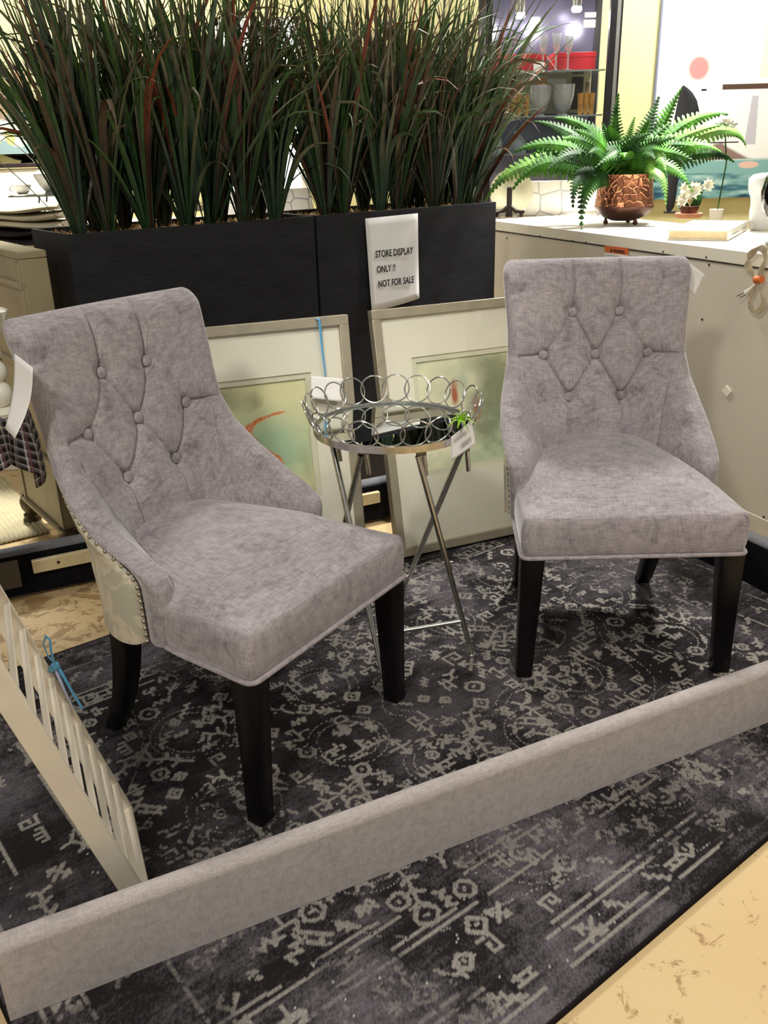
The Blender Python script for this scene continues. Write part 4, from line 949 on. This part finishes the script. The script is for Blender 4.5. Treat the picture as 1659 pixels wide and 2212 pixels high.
# black leaf shaped sculpture behind fern
q = T(1447, 460); q.z = CZ; sc = empty('sculpture', q, 0, label='tall matte black leaf-shaped sculpture standing behind the fern', cat='sculpture')
Lp = []
cp = [(1445, 458, .006), (1447, 448, .020), (1449, 430, .025), (1452, 400, .026), (1460, 350, .032), (1470, 300, .046), (1480, 265, .056), (1485, 240, .056), (1485, 218, .046), (1482, 200, .030), (1478, 190, .016), (1476, 185, .002)]
for (u, v, r) in cp:
    c = aty(u, v, q.y) - q; Lp.append([c + Vector((math.cos(t) * r, math.sin(t) * .011, 0)) for t in np.linspace(0, 2 * PI, 20, endpoint=False)])
MB().loops(Lp).build('sculpture_body', M['matte_black'], sc); MB().lathe([(0, 0), (.03, 0), (.03, .008), (0, .008)], (0, 0, 0), 20).build('sculpture_foot', M['matte_black'], sc)
# pale grey wrapped cloth + black round lamp base + cord bundle at the right edge
q = T(1660, 497); gc = empty('wrapped_bundle', q, 0, label='pale grey quilted bundle standing at the right edge of the dresser', cat='bundle')
L = []
for k, (z, r) in enumerate([(0, .062), (.01, .072), (.06, .075), (.10, .074), (.12, .07), (.135, .073), (.16, .078), (.19, .076), (.205, .06), (.21, .03), (.211, .002)]):
    L.append([Vector((math.cos(t) * (r + .005 * math.sin(5 * t + k)) - .0 - .02 * z / .2, math.sin(t) * (r * .7 + .004 * math.sin(4 * t + k * 2)), z)) for t in np.linspace(0, 2 * PI, 36, endpoint=False)])
MB().loops(L).build('bundle_cloth', M['grey_cloth'], gc)
q = T(1687, 530); lb = empty('table_lamp', q, 0, label='glossy black round lamp at the right edge, its clear cord coiled below', cat='lamp'); LBQ = q.copy()
MB().lathe([(0, 0), (.05, 0), (.052, .008), (.02, .02), (.016, .05), (.045, .075), (.076, .12), (.084, .17), (.075, .215), (.045, .25), (.018, .262), (.014, .29), (0, .29)], (0, 0, 0), 40).build('lamp_body', M['gloss_black'], lb)
def smooth(P, n=6):
    P = [Vector(p) for p in P]; out = []
    for i in range(len(P) - 1):
        a, b, c, d = P[max(i - 1, 0)], P[i], P[i + 1], P[min(i + 2, len(P) - 1)]
        for k in range(n):
            t = k / n; out.append(.5 * (2 * b + (c - a) * t + (2 * a - 5 * b + 4 * c - d) * t * t + (3 * b - a - 3 * c + d) * t ** 3))
    return out + [P[-1]]
cw = lambda u, v, off=.03: atp(u, v, fp + FN * off, FN)
q = LBQ; cb = lb
for k in range(5):
    up_ = [cw(1637 + 3 * k - 6, 605) - q, cw(1622 - 3 * k, 575) - q, cw(1616 + 4 * k, 550 - k) - q, cw(1632 + 4 * k, 538 - 2 * k) - q, cw(1652 + k, 552) - q, cw(1648 - 2 * k, 585) - q, cw(1640, 605) - q]
    MB().tube(smooth(up_), .0034, 6).build('cord_loop', M['clearcord'], cb)
    dn_ = [cw(1638, 605) - q, cw(1628 - 2 * k, 632) - q, cw(1616 + 3 * k, 655 + 3 * k) - q, cw(1628 + 3 * k, 672 + k) - q, cw(1646 + 2 * k, 655) - q, cw(1642, 625) - q, cw(1640, 605) - q]
    MB().tube(smooth(dn_), .0034, 6).build('cord_loop', M['clearcord'], cb)
MB().tube([cw(1632, 604) - q, cw(1646, 604) - q], .012, 10).build('orange_tie', M['orange'], cb)
pg = cw(1612, 632) - q; MB().tube([cw(1634, 612) - q, cw(1622, 624) - q, pg], [.003, .006, .009], 8).build('plug', M['white_glaze'], cb)
for d in (0, 6): MB().tube([cw(1606 + d, 633 + d / 2) - q, cw(1592 + d, 640 + d / 2) - q], .0016, 6).build('plug_pin', M['steel_dark'], cb)
MB().tube([cw(1650, 560) - q, cw(1660, 530, .02) - q, T(1668, 535) - q + Vector((0, 0, .004)), T(1682, 532) - q + Vector((0, 0, .004))], .003, 6).build('cord_end', M['clearcord'], cb)

# tags on chairs
q = Vector((-.66, 1.66, .80)); 
tg = empty('price_tag', aty(45, 850, 1.72), 0, label='long curled white price tag hanging off the left chair back', cat='tag'); oo = tg.location
sheet('tag_card', [aty(31, 764, 1.74) - oo, aty(71, 794, 1.70) - oo, aty(32, 947, 1.68) - oo, aty(11, 925, 1.72) - oo], M['paper'], tg, .012, 10)
tg = empty('price_tag', aty(1510, 600, 2.6), 0, label='white price tag poking out behind the right chair back', cat='tag'); oo = tg.location
sheet('tag_card', [aty(1488, 566, 2.60) - oo, aty(1524, 594, 2.60) - oo, aty(1500, 640, 2.60) - oo, aty(1484, 620, 2.60) - oo], M['paper'], tg, .003)

# ================================================================== LEFT SIDE: dresser side, lamp, plaid throw, ribbed rug
C1 = Vector((-1.085, 2.80, 0)); C2 = Vector((-1.36, 3.165, 0)); dv = (C2 - C1).normalized(); dl = (C2 - C1).length; dn = Vector((dv.y, -dv.x, 0)); 
if dn.x > 0: dn = -dn      # outward, toward the camera-left
ds_ = empty('cream_dresser', C1 + Vector((0, 0, FZ)), 0, label='aged cream dresser end with moulded panels and carved foot at far left', cat='dresser')
th = -dn * .085
MB().obox(Vector((0, 0, .11)), dv * dl, th, (0, 0, .90)).build('carcass', M['dresser'], ds_, bevel=.003)
MB().obox(Vector((0, 0, 1.01)) - dv * .003 + dn * .004, dv * (dl + .006), th - dn * .004, (0, 0, .022)).build('top_board', M['dresser'], ds_, bevel=.004)
for z in (.105, .36, .66, .93):
    MB().tube([dn * .004 + Vector((0, 0, z)), dn * .004 + dv * dl + Vector((0, 0, z))], .011, 8).build('moulding', M['dresser'], ds_)
for s in (0.02, dl - .02): MB().obox(dv * (s - .02) + dn * .006 + Vector((0, 0, .11)), dv * .04, -dn * .006, (0, 0, .89)).build('corner_stile', M['dresser'], ds_, bevel=.002)
for s in (.02, dl - .0): MB().lathe([(.030, 0), (.034, .012), (.026, .022), (.030, .032), (.020, .040), (.032, .062), (.036, .085), (.028, .105), (.022, .112), (.03, .12), (0, .12)], dv * s + th * .4 + dn * .02, 20, flute=.05).build('carved_foot', M['bronze'], ds_)
# white table lamp and plaid throw on a small side table at left edge
sy_ = 2.35; stc = aty(-165, 900, sy_); st = empty('side_table', Vector((stc.x, sy_, FZ)), 0, label='small round side table half hidden at the left edge under the plaid throw', cat='table')
tz_ = .655
MB().lathe([(0, tz_ - .02), (.25, tz_ - .02), (.255, tz_ - .01), (.25, tz_), (0, tz_)], (0, 0, 0), 32).build('table_top', M['dark_wood'], st); MB().lathe([(.09, 0), (.085, .02), (.02, .05), (.016, .3), (.02, tz_ - .03), (.05, tz_ - .02), (0, tz_ - .02)], (0, 0, 0), 24).build('pedestal', M['dark_wood'], st)
lmp = empty('ceramic_ornament', st.location + Vector((.225, -.03, tz_ + .008)), 0, label='white stacked-ball ceramic ornament with ruffled top at the left edge', cat='ornament')
prof = [(0, 0), (.05, 0), (.055, .01), (.03, .02)]
for c_, r_ in ((.055, .038), (.115, .034), (.165, .028)):
    prof += [(max(.012, r_ * math.sin(a)), c_ - r_ * math.cos(a)) for a in np.linspace(.45, PI - .45, 9)]
prof += [(.010, .20), (0, .20)]
MB().lathe(prof, (0, 0, 0), 32).build('stacked_body', M['white_glaze'], lmp)
MB().lathe([(.012, .195), (.030, .205), (.050, .235), (.060, .27), (.052, .276), (.03, .27), (0, .25)], (0, 0, 0), 60, flute=.05).build('ruffled_top', M['white_glaze'], lmp)
# plaid throw: draped folds
me = bpy.data.meshes.new('plaid_throw'); V = []; UVs = []; Fs = []; nx, ny = 40, 34
for j in range(ny + 1):
    for i in range(nx + 1):
        u, v = i / nx, j / ny; a = -PI * .55 + .95 * PI * u; dropl = .20 * (0.8 + .35 * math.sin(u * 11)); s = .14 + v * (.14 + dropl)
        if s < .258: r, z = s, tz_ + .005
        else: r, z = .262 + .02 * math.sin(u * 34) * min(1, (s - .258) * 9) + .02 * (s - .258), tz_ + .005 - (s - .258)
        V.append((r * math.cos(a), r * math.sin(a), z + .003 * math.sin(20 * u + 9 * v))); UVs.append((u * 4.0, v * 1.6))
for j in range(ny):
    for i in range(nx): k = j * (nx + 1) + i; Fs.append((k, k + 1, k + nx + 2, k + nx + 1))
me.from_pydata(V, [], Fs); me.update(); me.polygons.foreach_set('use_smooth', [True] * len(Fs)); uvl = me.uv_layers.new(name='UVMap')
for lp_ in me.loops: uvl.data[lp_.index].uv = UVs[lp_.vertex_index]
me.materials.append(M['plaid']); o = bpy.data.objects.new('plaid_throw', me); COL.objects.link(o); o.location = st.location; md = o.modifiers.new('s', 'SOLIDIFY'); md.thickness = .004
tag(o, 'dark plaid flannel throw draped over the side table at the left edge', 'throw')
# ribbed rug
g0, g1 = atz(0, 1178, FZ), atz(125, 1148, FZ); ux = (g1 - g0); ux.z = 0; uy = Vector((-ux.y, ux.x, 0)); uy = uy.normalized() * .75; ux = ux.normalized()
o_ = g0 - ux * .5; G = []
for j in range(9): G.append([o_ + ux * (.68 * i / 160) + uy * (j / 8) + Vector((0, 0, .007 + .0025 * math.sin(i * 1.5708))) for i in range(161)])
mb = MB().grid(G); rg = mb.build('ribbed_mat', plain('cream_ribbed_wool', lin(206, 196, 160), .95), solid=.005); tag(rg, 'cream ribbed floor mat behind the bed frame at far left', 'mat')

# --- linens on the cream dresser / white table behind
lt = empty('buffet_table', (aty(40, 470, 3.9).x, 3.9, FZ), .1, label='white buffet table at far left under the folded linens', cat='table')
wt = 1.5; LZ = 1.0
MB().box((-.05, .3, LZ - .02), (wt, .9, .04)).build('table_top', M['cabinet_top'], lt, bevel=.004); MB().box((-.05, .3, LZ / 2 - .02), (wt - .1, .8, LZ - .045)).build('cupboard', M['cabinet_top'], lt)
lto = Vector(lt.location)
def fold(name, u0, u1, vtop, vbot, Y, mat, lab, n, grp, dpt=.3):
    a = aty(u0, vbot, Y); b = aty(u1, vbot, Y); c_ = aty(u1, vtop, Y); hh = (c_.z - b.z) / n
    for k in range(n):
        z0_ = b.z + hh * k; mb = MB(); wv = 0.012 * math.sin(k * 2.1); L = []
        for i in range(13):
            t = i / 12; x = a.x + (b.x - a.x) * t; sag = .006 * math.sin(6 * t + k)
            L.append([Vector((x, Y + wv + dpt / 2 - dpt / 2 * math.cos(q) * (1 - .04 * math.sin(9 * t)), z0_ + hh / 2 + sag + hh * .48 * math.sin(q))) for q in np.linspace(0, 2 * PI, 16, endpoint=False)])
        o = MB().loops(L).build(name, mat); words_ = ['lowest', 'second', 'third', 'top']; tag(o, lab % words_[min(k, 3)], 'linen', grp)
dark_b = aty(60, 526, 3.35)
fold('folded_cloth', -60, 84, 497, 532, 3.32, M['cloth_dark'], 'charcoal folded cloth under the cream linens, %s of its pile', 2, 'charcoal cloths at far left')
fold('folded_linen', -60, 132, 440, 496, 3.34, M['cloth_white'], 'cream folded table linen at far left, %s of its pile', 3, 'cream linens at far left')

# tiered stand with cup and tureen
def onL(u, v): return aty(u, v, 4.35)
q = onL(110, 437); ts = empty('serving_stand', Vector((q.x, 4.35, LZ)), 0, label='dark wire serving stand behind the linens holding the cup', cat='stand')
tl = onL(80, 422).z - LZ; 
MB().box((0, 0, tl), (.32, .16, .006)).build('shelf', M['steel_dark'], ts)
for s in (-1, 1):
    for k in (-1, 1): MB().tube([(s * .05 + .02, k * .05, tl), (s * .07 + .03, k * .05, tl * .6), (s * .03 + .03, k * .05, tl * .35), (s * .06 + .03, k * .05, 0)], .004, 6).build('wire_scroll', M['matte_black'], ts)
tb = Vector((0, 0, LZ + tl + .003))
cpx = onL(55, 421); cup = empty('tea_cup', Vector((cpx.x, 4.32, tb.z)), 0, label='grey white tea cup and saucer on the wire stand at left', cat='cup')
MB().lathe([(0, .0), (.055, .0), (.06, .005), (0, .005)], (0, 0, 0), 24).build('saucer', M['white_glaze'], cup); MB().lathe([(.018, .005), (.03, .015), (.042, .045), (.040, .046), (.02, .012), (0, .012)], (0, 0, 0), 24).build('cup_body', M['grey_china'], cup)
MB().tube([Vector((-.040 - .016 * math.sin(t), 0, .028 + .014 * math.cos(t))) for t in np.linspace(0, PI, 9)], .003, 6).build('cup_handle', M['grey_china'], cup)
tux = onL(112, 421); tu_ = empty('tureen', Vector((tux.x, 4.36, tb.z)), 0, label='lidded cream soup tureen beside the tea cup', cat='tureen')
MB().lathe([(0, 0), (.035, 0), (.028, .012), (.05, .04), (.068, .075), (.07, .085), (.066, .088), (0, .088)], (0, 0, 0), 32).build('tureen_bowl', M['grey_china'], tu_); MB().lathe([(.074, .088), (.06, .098), (.03, .108), (.008, .112), (.006, .122), (.012, .130), (0, .134)], (0, 0, 0), 32).build('lid', M['grey_china'], tu_)
# console with black dish, magnolia picture on wall
q = aty(60, 352, 5.6); cn = empty('console_table', Vector((q.x - .25, 5.75, FZ)), 0, label='white console with dark woven top under the magnolia picture', cat='console'); cz = q.z - FZ
MB().box((0, 0, cz - .012), (1.3, .34, .024)).build('dark_top', M['dark_wood'], cn, bevel=.003); MB().box((0, 0, cz / 2 - .02), (1.26, .30, cz - .026)).build('cupboard', M['cabinet_top'], cn)
q = aty(58, 346, 5.7); bd = empty('black_dish', Vector((q.x, 5.7, cz + FZ)), 0, label='wide shallow black footed dish on the far left console', cat='dish')
MB().lathe([(0, 0), (.04, 0), (.03, .012), (.07, .02), (.125, .045), (.13, .05), (.12, .048), (0, .026)], (0, 0, 0), 36).build('dish_body', M['gloss_black'], bd)
def magnolia(nv, nu):
    y, x = np.mgrid[0:nv, 0:nu]; x = x / nu; y = y / nv; a = fnoise((nv, nu), (5, 6), 51, 4); c = np.array(lin(196, 170, 130)[:3]) * (.8 + .4 * a[..., None]) * np.ones((nv, nu, 3))
    def over(m_, col):
        nonlocal c; m_ = np.clip(m_, 0, 1)[..., None]; c = c * (1 - m_) + np.array(col[:3]) * m_
    over((a - .45) * 5 * (y < .75), lin(126, 96, 110)); over((x - .6) * 3 * (y < .5), lin(100, 160, 180)); over((.32 - y) * 8, lin(170, 200, 206))
    def petal(cx, cy, rx, ry, an, col):
        u = (x - cx) * math.cos(an) + (y - cy) * math.sin(an); v = -(x - cx) * math.sin(an) + (y - cy) * math.cos(an); over((1 - np.hypot(u / rx, v / ry)) * 9, col)
    for cx, cy, rx, ry, an in ((.2, .2, .16, .1, .4), (.45, .25, .16, .12, -.3), (.78, .22, .16, .14, .2), (.62, .30, .1, .14, 0), (.9, .3, .1, .12, .4)): petal(cx, cy, rx, ry, an, lin(244, 246, 236))
    petal(.68, .22, .06, .12, .1, lin(222, 222, 150)); petal(.52, .2, .04, .08, .5, lin(226, 224, 160)); petal(.42, .5, .12, .07, -.3, lin(206, 206, 130)); petal(.3, .62, .12, .06, .3, lin(216, 190, 180)); return c
p0, p1 = aty(-95, 336, 6.26), aty(88, 336, 6.26); pz = aty(0, 158, 6.26).z
mg = empty('magnolia_picture', Vector((p0.x, 6.26, p0.z)), 0, label='painting of white magnolias with dark top edge on the far left wall', cat='painting'); wm, hm = p1.x - p0.x, pz - p0.z
colgrid('canvas', (0, -.02, 0), (wm, 0, 0), (0, 0, hm), 160, 140, magnolia(140, 160).astype(np.float32), M['art'], mg); MB().box((wm / 2, 0, hm / 2), (wm, .035, hm)).build('stretcher', M['dark_wood'], mg); MB().box((wm * .44, -.02, hm + .012), (wm * .62, .03, .026)).build('top_moulding', M['matte_black'], mg)
# small framed picture behind the grass
p0, p1 = aty(292, 218, 6.27), aty(352, 72, 6.27); sf = empty('small_picture', Vector((p0.x, 6.27, p0.z)), 0, label='small brown framed picture on the yellow wall behind the grass', cat='framed picture'); a_, b_ = p1.x - p0.x, p1.z - p0.z
MB().box((a_ / 2, 0, b_ / 2), (a_, .02, b_)).build('frame', M['dark_wood'], sf); MB().box((a_ / 2, -.012, b_ / 2), (a_ - .05, .004, b_ - .05)).build('artwork', plain('beige_print', lin(206, 186, 160), .8, var=.2, scale=8), sf)

# brass fluted vase behind left planter
q = aty(232, 480, 4.0); bv = empty('brass_vase', Vector((aty(232, 470, 3.72).x, 3.72, LZ)), 0, label='polished brass fluted vase on the white table behind the left grass', cat='vase')
bv.location.z = aty(232, 487, 3.72).z; hv = aty(232, 372, 3.72).z - bv.location.z
MB().lathe([(0, 0), (.045, 0), (.05, hv * .08), (.03, hv * .16), (.05, hv * .22), (.036, hv * .34), (.022, hv * .5), (.020, hv * .8), (.028, hv), (.02, hv * .98), (0, hv * .9)], (0, 0, 0), 48, flute=.06).build('vase_body', M['brass'], bv)
st2 = empty('vase_stand', Vector((bv.location.x + .03, 3.70, FZ)), 0, label='narrow white plinth under the brass vase', cat='plinth')
hz_ = bv.location.z - FZ; MB().box((0, .02, hz_ / 2), (.14, .14, hz_)).build('plinth_body', M['cabinet_top'], st2, bevel=.003)

# ================================================================== patterned chair behind the planters
def lounge(name, loc, rz, lab, mat, sc_=1.0, tuft_=False):
    r = empty(name, loc, rz, label=lab, cat='chair'); r.scale = (sc_,) * 3
    MB().box((0, 0, .42), (.56, .52, .13)).build('seat', mat, r, bevel=.03)
    L = []
    for k in range(12):
        t = k / 11; z = .40 + .62 * t; w = .27 + .02 * math.sin(PI * t); y = .24 + .10 * t; h = .045 * (1 if t < .9 else .6)
        L.append([Vector((math.copysign(abs(math.cos(q)) ** .5, math.cos(q)) * w, y + math.copysign(abs(math.sin(q)) ** .6, math.sin(q)) * h - (.01 * math.cos(q * 6) if tuft_ else 0), z)) for q in np.linspace(0, 2 * PI, 40, endpoint=False)])
    MB().loops(L).build('backrest', mat, r)
    mb = MB()
    for k in range(16):
        z = .45 + .034 * k; mb.lathe([(.005, 0), (.004, .003), (0, .004)], (-.285, .26 + .1 * (z - .4) / .62 - .035, z), 8, Matrix.Rotation(-PI / 2, 3, 'Y'))
    mb.build('nailhead_trim', M['brass'], r)
    for sx in (-1, 1):
        for sy in (-1, 1): MB().tube([(sx * .23, sy * .2, .37), (sx * .24, sy * .22, 0)], [.022, .014], 8).build('leg', M['dark_wood'], r)
    return r
lounge('dining_chair', (aty(625, 400, 4.9).x, 4.75, FZ), .5, 'cream trellis patterned dining chair seen between the two planters', M['trellis'], 1.08)
lounge('dining_chair', (aty(1200, 400, 4.95).x, 5.10, FZ), 3.0, 'cream trellis patterned dining chair behind the dresser and plates', M['trellis'], 1.10)
# dark glass-top table behind left planter
gt = empty('dining_table', (aty(390, 440, 4.9).x - .25, 5.35, FZ), .1, label='dark metal glass-topped table behind the left planter grass', cat='table')
tzz = aty(430, 440, 4.9).z - FZ; MB().box((0, 0, tzz), (1.1, .7, .012)).build('glass_top', M['glass'], gt)
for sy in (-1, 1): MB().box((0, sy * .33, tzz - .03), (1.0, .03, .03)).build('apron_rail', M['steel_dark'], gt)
for sx in (-1, 1):
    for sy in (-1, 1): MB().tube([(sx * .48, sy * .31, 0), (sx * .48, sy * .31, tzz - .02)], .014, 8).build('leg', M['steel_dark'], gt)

# ================================================================== DISPLAY CABINET
DY = 5.45
x0 = aty(1052, 150, DY).x; x1 = aty(1322, 150, DY).x; DW = x1 - x0 + .02
dc = empty('display_cabinet', ((x0 + x1) / 2, DY + .2, FZ), 0, label='tall black framed glass display cabinet with red boxes and glassware', cat='display cabinet'); dh = 2.15; dd = .40
hz2 = dh - FZ
for sx in (-1, 1):
    for sy in (-1, 1): MB().box((sx * (DW / 2 - .018), sy * (dd / 2 - .018), dh / 2), (.036, .036, dh)).build('post', M['matte_black'], dc, bevel=.002)
MB().box((0, 0, dh + .012), (DW, dd, .09)).build('top_box', M['matte_black'], dc); MB().box((0, 0, .07), (DW, dd, .14)).build('plinth', M['matte_black'], dc)
MB().box((0, dd / 2 - .012, dh / 2), (DW - .07, .008, dh - .16)).build('back_panel', M['cabglass_back'], dc)
MB().box((DW / 2 + .012, -dd / 2 + .03, dh / 2 - .06), (.022, .03, dh - .14)).build('side_trim', plain('pale_aluminium', lin(140, 140, 136), .5, .3), dc)
MB().box((DW / 2 + .028, -dd / 2 + .03, dh / 2 - .06), (.010, .034, dh - .14)).build('side_edge', M['matte_black'], dc)
MB().box((0, -dd / 2 + .006, dh / 2), (DW - .075, .004, dh - .15)).build('glass_door', M['glass'], dc)
def zat(v, Y=DY + .1): return aty(1190, v, Y).z
shz = [zat(154), zat(250), zat(330)]
for z in shz: MB().box((0, 0, z - FZ - .004), (DW - .08, dd - .06, .008)).build('glass_shelf', plain('green_glass_edge', lin(170, 190, 184), .1, trans=.6), dc)
for (u, v) in ((1124, 28), (1156, 38), (1246, 14)):
    p = aty(u, v, DY + .2); bx_ = empty('bulb_drop', (0, 0, 0)); bpy.data.objects.remove(bx_)
    b = MB().lathe([(0, -.03), (.022, -.028), (.03, -.015), (.026, 0), (0, .0)], p - dc.location, 20).build('lamp_bulb', M['bulb'], dc)
    if u != 1156: MB().lathe([(.026, 0), (.03, .07), (0, .07)], p - dc.location, 20).build('lamp_can', M['steel'], dc)
for lx_ in (-.25, .0, .25):
    ld = bpy.data.lights.new('cabinet_lamp', 'POINT'); ld.energy = 3.0; ld.color = (1, .93, .82); ld.shadow_soft_size = .03; lo = bpy.data.objects.new('cabinet_lamp', ld); COL.objects.link(lo); lo.location = dc.location + Vector((lx_, -.05, 1.92))
def PT(u, v, Y): return aty(u, v, Y)
def boxpx(name, u0, u1, v0, v1, Y, dep, mat, lab, cat, grp=None, zb=None):
    a = aty(u0, v1, Y); b = aty(u1, v0, Y); zb = a.z if zb is None else zb
    o = empty(name, ((a.x + b.x) / 2, Y + dep / 2, zb), 0, label=lab, cat=cat); 
    if grp: o['group'] = grp
    h = b.z - a.z; wdt = b.x - a.x
    MB().box((0, 0, h * .36), (wdt, dep, h * .72)).build('box_body', mat, o, bevel=.002); MB().box((0, 0, h * .86), (wdt + .004, dep + .004, h * .28)).build('box_lid', mat, o, bevel=.002); return o
zs0 = shz[0]
boxpx('gift_box', 1083, 1181, 115, 156, DY + .10, .2, M['red'], 'red gift box on the top cabinet shelf, left of the glass flutes', 'box', 'red gift boxes in the display cabinet', zs0 + .001)
boxpx('gift_box', 1197, 1288, 112, 154, DY + .10, .2, M['red'], 'red gift box on the top cabinet shelf, at its right end', 'box', 'red gift boxes in the display cabinet', zs0 + .001)
M['crystal'] = plain('crystal_glass', lin(225, 228, 230), .08, 0, var=.05, trans=.75)
def flute_glass(u, vt, Y, zb, lab):
    p = aty(u, 150, Y); top = aty(u, vt, Y).z - zb; g = empty('wine_flute', (p.x, Y, zb + .001), 0, label=lab, cat='glass', group='tall flutes in the display cabinet')
    MB().lathe([(0, 0), (.026, .001), (.006, .006), (.005, top * .45)], (0, 0, 0), 16).build('stem', M['crystal'], g)
    MB().lathe([(.005, top * .45), (.014, top * .52), (.022, top * .75), (.026, top), (.024, top), (.02, top * .75), (.01, top * .54), (0, top * .5)], (0, 0, 0), 20).build('bowl', M['crystal'], g)
for i, (u, vt, l_) in enumerate(((1172, 76, 'left'), (1200, 72, 'middle'), (1226, 78, 'right'))): flute_glass(u, vt, DY + .045, zs0, '%s one of the three tall glass flutes before the red boxes' % l_)
M['crystal2'] = pane('thin_crystal', (.93, .95, .95, 1))
for i, (u, l_) in enumerate(((1095, 'first'), (1108, 'second'), (1120, 'third'), (1136, 'fourth'), (1252, 'fifth'), (1264, 'sixth'), (1276, 'seventh'))):
    p = aty(u, 250, DY + .07); g = MB().lathe([(0, 0), (.014, .0), (.013, .004), (.015, .05), (.0175, .11), (.0155, .108), (.012, .04), (0, .01)], (0, 0, 0), 16).build('amber_tumbler', plain('amber_tumbler_%s' % l_, lin(196, 150, 70), .1, trans=.5, var=.2)); g.location = (p.x, DY + .07, shz[1] + .001)
    tag(g, 'amber glass tumbler on the middle cabinet shelf, %s from left' % l_, 'glass', 'amber tumblers in the display cabinet')
for u, l_ in ((1166, 'left'), (1216, 'right')):
    p = aty(u, 250, DY + .1); g = MB().lathe([(0, 0), (.035, 0), (.02, .012), (.045, .04), (.060, .10), (.063, .16), (.060, .16), (.055, .10), (.036, .04), (0, .02)], (0, 0, 0), 28, flute=.03).build('crystal_bowl', M['crystal']); g.location = (p.x, DY + .12, shz[1] + .001)
    tag(g, 'large cut crystal bowl in the display cabinet, the %s one' % l_, 'bowl', 'crystal bowls in the display cabinet')
for u0, u1, v0, v1, l_ in ((1152, 1177, 133, 156, 'tilted white card leaning before the left red box'), (1263, 1288, 26, 38, 'small white card at the top right of the cabinet door'), (1260, 1287, 42, 60, 'printed white card under the top right cabinet card')):
    yy_ = DY + .01 if v0 > 100 else DY - .002
    a, b = aty(u0, v1, yy_), aty(u1, v0, yy_); o = MB().box(((a.x + b.x) / 2, yy_, (a.z + b.z) / 2), (b.x - a.x, .002, b.z - a.z)).build('price_card', M['paper']); tag(o, l_, 'card')
# cabinet side papers behind glass
def clutter(nv, nu):
    rs = np.random.RandomState(3); c = np.ones((nv, nu, 3)) * np.array(lin(176, 172, 140)[:3])
    def R_(a, b, d, e, col): c[int(d * nv):int(e * nv), int(a * nu):int(b * nu)] = lin(*col)[:3]
    R_(.0, .14, 0, 1, (60, 50, 44)); R_(.2, .45, .82, 1, (170, 200, 190)); R_(.36, .45, .55, .95, (210, 130, 60)); R_(.46, .66, .62, .9, (226, 228, 226)); R_(.72, .84, .1, .95, (60, 54, 40)); R_(.58, .7, .45, .58, (220, 216, 190)); R_(.86, .9, .3, .8, (110, 96, 70)); return c
a, b = aty(1085, 248, DY + .37), aty(1296, 160, DY + .37); colgrid('back_print', Vector((a.x, DY + .375, a.z)) - dc.location, (b.x - a.x, 0, 0), (0, 0, b.z - a.z), 90, 50, clutter(50, 90).astype(np.float32), M['art'], dc)
for i, (u, l_, hh) in enumerate(((1066, 'left', .24), (1118, 'right', .2))):
    p = aty(u, 330, DY + .1); g = MB().lathe([(0, 0), (.05, 0), (.055, .02), (.05, hh * .35), (.02, hh * .5), (.018, hh * .6), (0, hh * .6)], (0, 0, 0), 24).build('glass_decanter', plain('blue_grey_glass_%s' % l_, lin(190, 200, 212), .1, trans=.5)); g.location = (p.x, DY + .13, shz[2] + .001)
    tag(g, 'pale blue glass decanter low in the display cabinet, %s one' % l_, 'decanter', 'decanters in the display cabinet')

# ================================================================== SEASCAPE
def seascape(nv, nu):
    y, x = np.mgrid[0:nv, 0:nu]; x = x / nu; y = y / nv; a = fnoise((nv, nu), (40, 5), 61, 3); b = fnoise((nv, nu), (5, 8), 62, 4)
    c = np.ones((nv, nu, 3)) * np.array(lin(240, 240, 234)[:3])  # near-white ground: pale sky with the bright glass reflection painted in
    def over(m_, col):
        nonlocal c; m_ = np.clip(m_, 0, 1)[..., None]; c = c * (1 - m_) + np.array(col[:3]) * m_
    sea = (.19 - y) * 60; over(sea, lin(132, 178, 174)); over(np.clip((a - .42) * 5, 0, .9) * (y < .12), lin(60, 108, 124)); over(np.clip((a - .6) * 8, 0, 1) * (y < .05), lin(40, 74, 96)); over(np.clip((.40 - a) * 6, 0, .7) * (y < .11), lin(196, 220, 218))
    hill = np.interp(x, [0, .40, .50, .56, .62, .80, 1], [.0, .20, .262, .27, .245, .19, .17]); over((hill - y) * 70 * (y > .182), lin(140, 116, 106))
    over((1 - np.hypot((x - .80) / .09, (y - .155) / .018)) * 6, lin(226, 190, 172)); over((np.abs(y - .262) < .0035) * (x > .46) * (x < .70) * 1., lin(36, 32, 40))
    over((np.abs(x - .79) < .05 - .09 * (y - .2)) * (y > .25) * (y < .47) * .8, lin(176, 172, 184)); over((1 - np.hypot((x - .32) / .10, (y - .60) / .065)) * 3, lin(208, 140, 138))
    over(((y > .503) & (y < .526) & (x > .52)) * 1., lin(84, 66, 54)); over(((x > .355) & (x < .40) & (y > .497) & (y < .508)) * 1., lin(40, 34, 34)); over((x > .8) * (y > .55) * .35, lin(236, 220, 150)); return c
SY = 6.24; a = aty(1396, 431, SY); b = aty(1720, -60, SY)
sea = empty('seascape_painting', Vector((a.x, SY, a.z)), 0, label='large bright seascape painting with teal water on the right wall', cat='painting'); wS, hS = b.x - a.x, b.z - a.z
colgrid('canvas', (0, -.022, 0), (wS, 0, 0), (0, 0, hS), 260, 330, seascape(330, 260).astype(np.float32), M['art'], sea); MB().box((wS / 2, 0, hS / 2), (wS, .04, hS)).build('stretcher', plain('slate_edge', lin(110, 116, 136), .7), sea)
MB().box((-.006, -.014, hS / 2), (.010, .03, hS)).build('edge_strip', plain('slate_strip', lin(120, 126, 150), .6), sea)
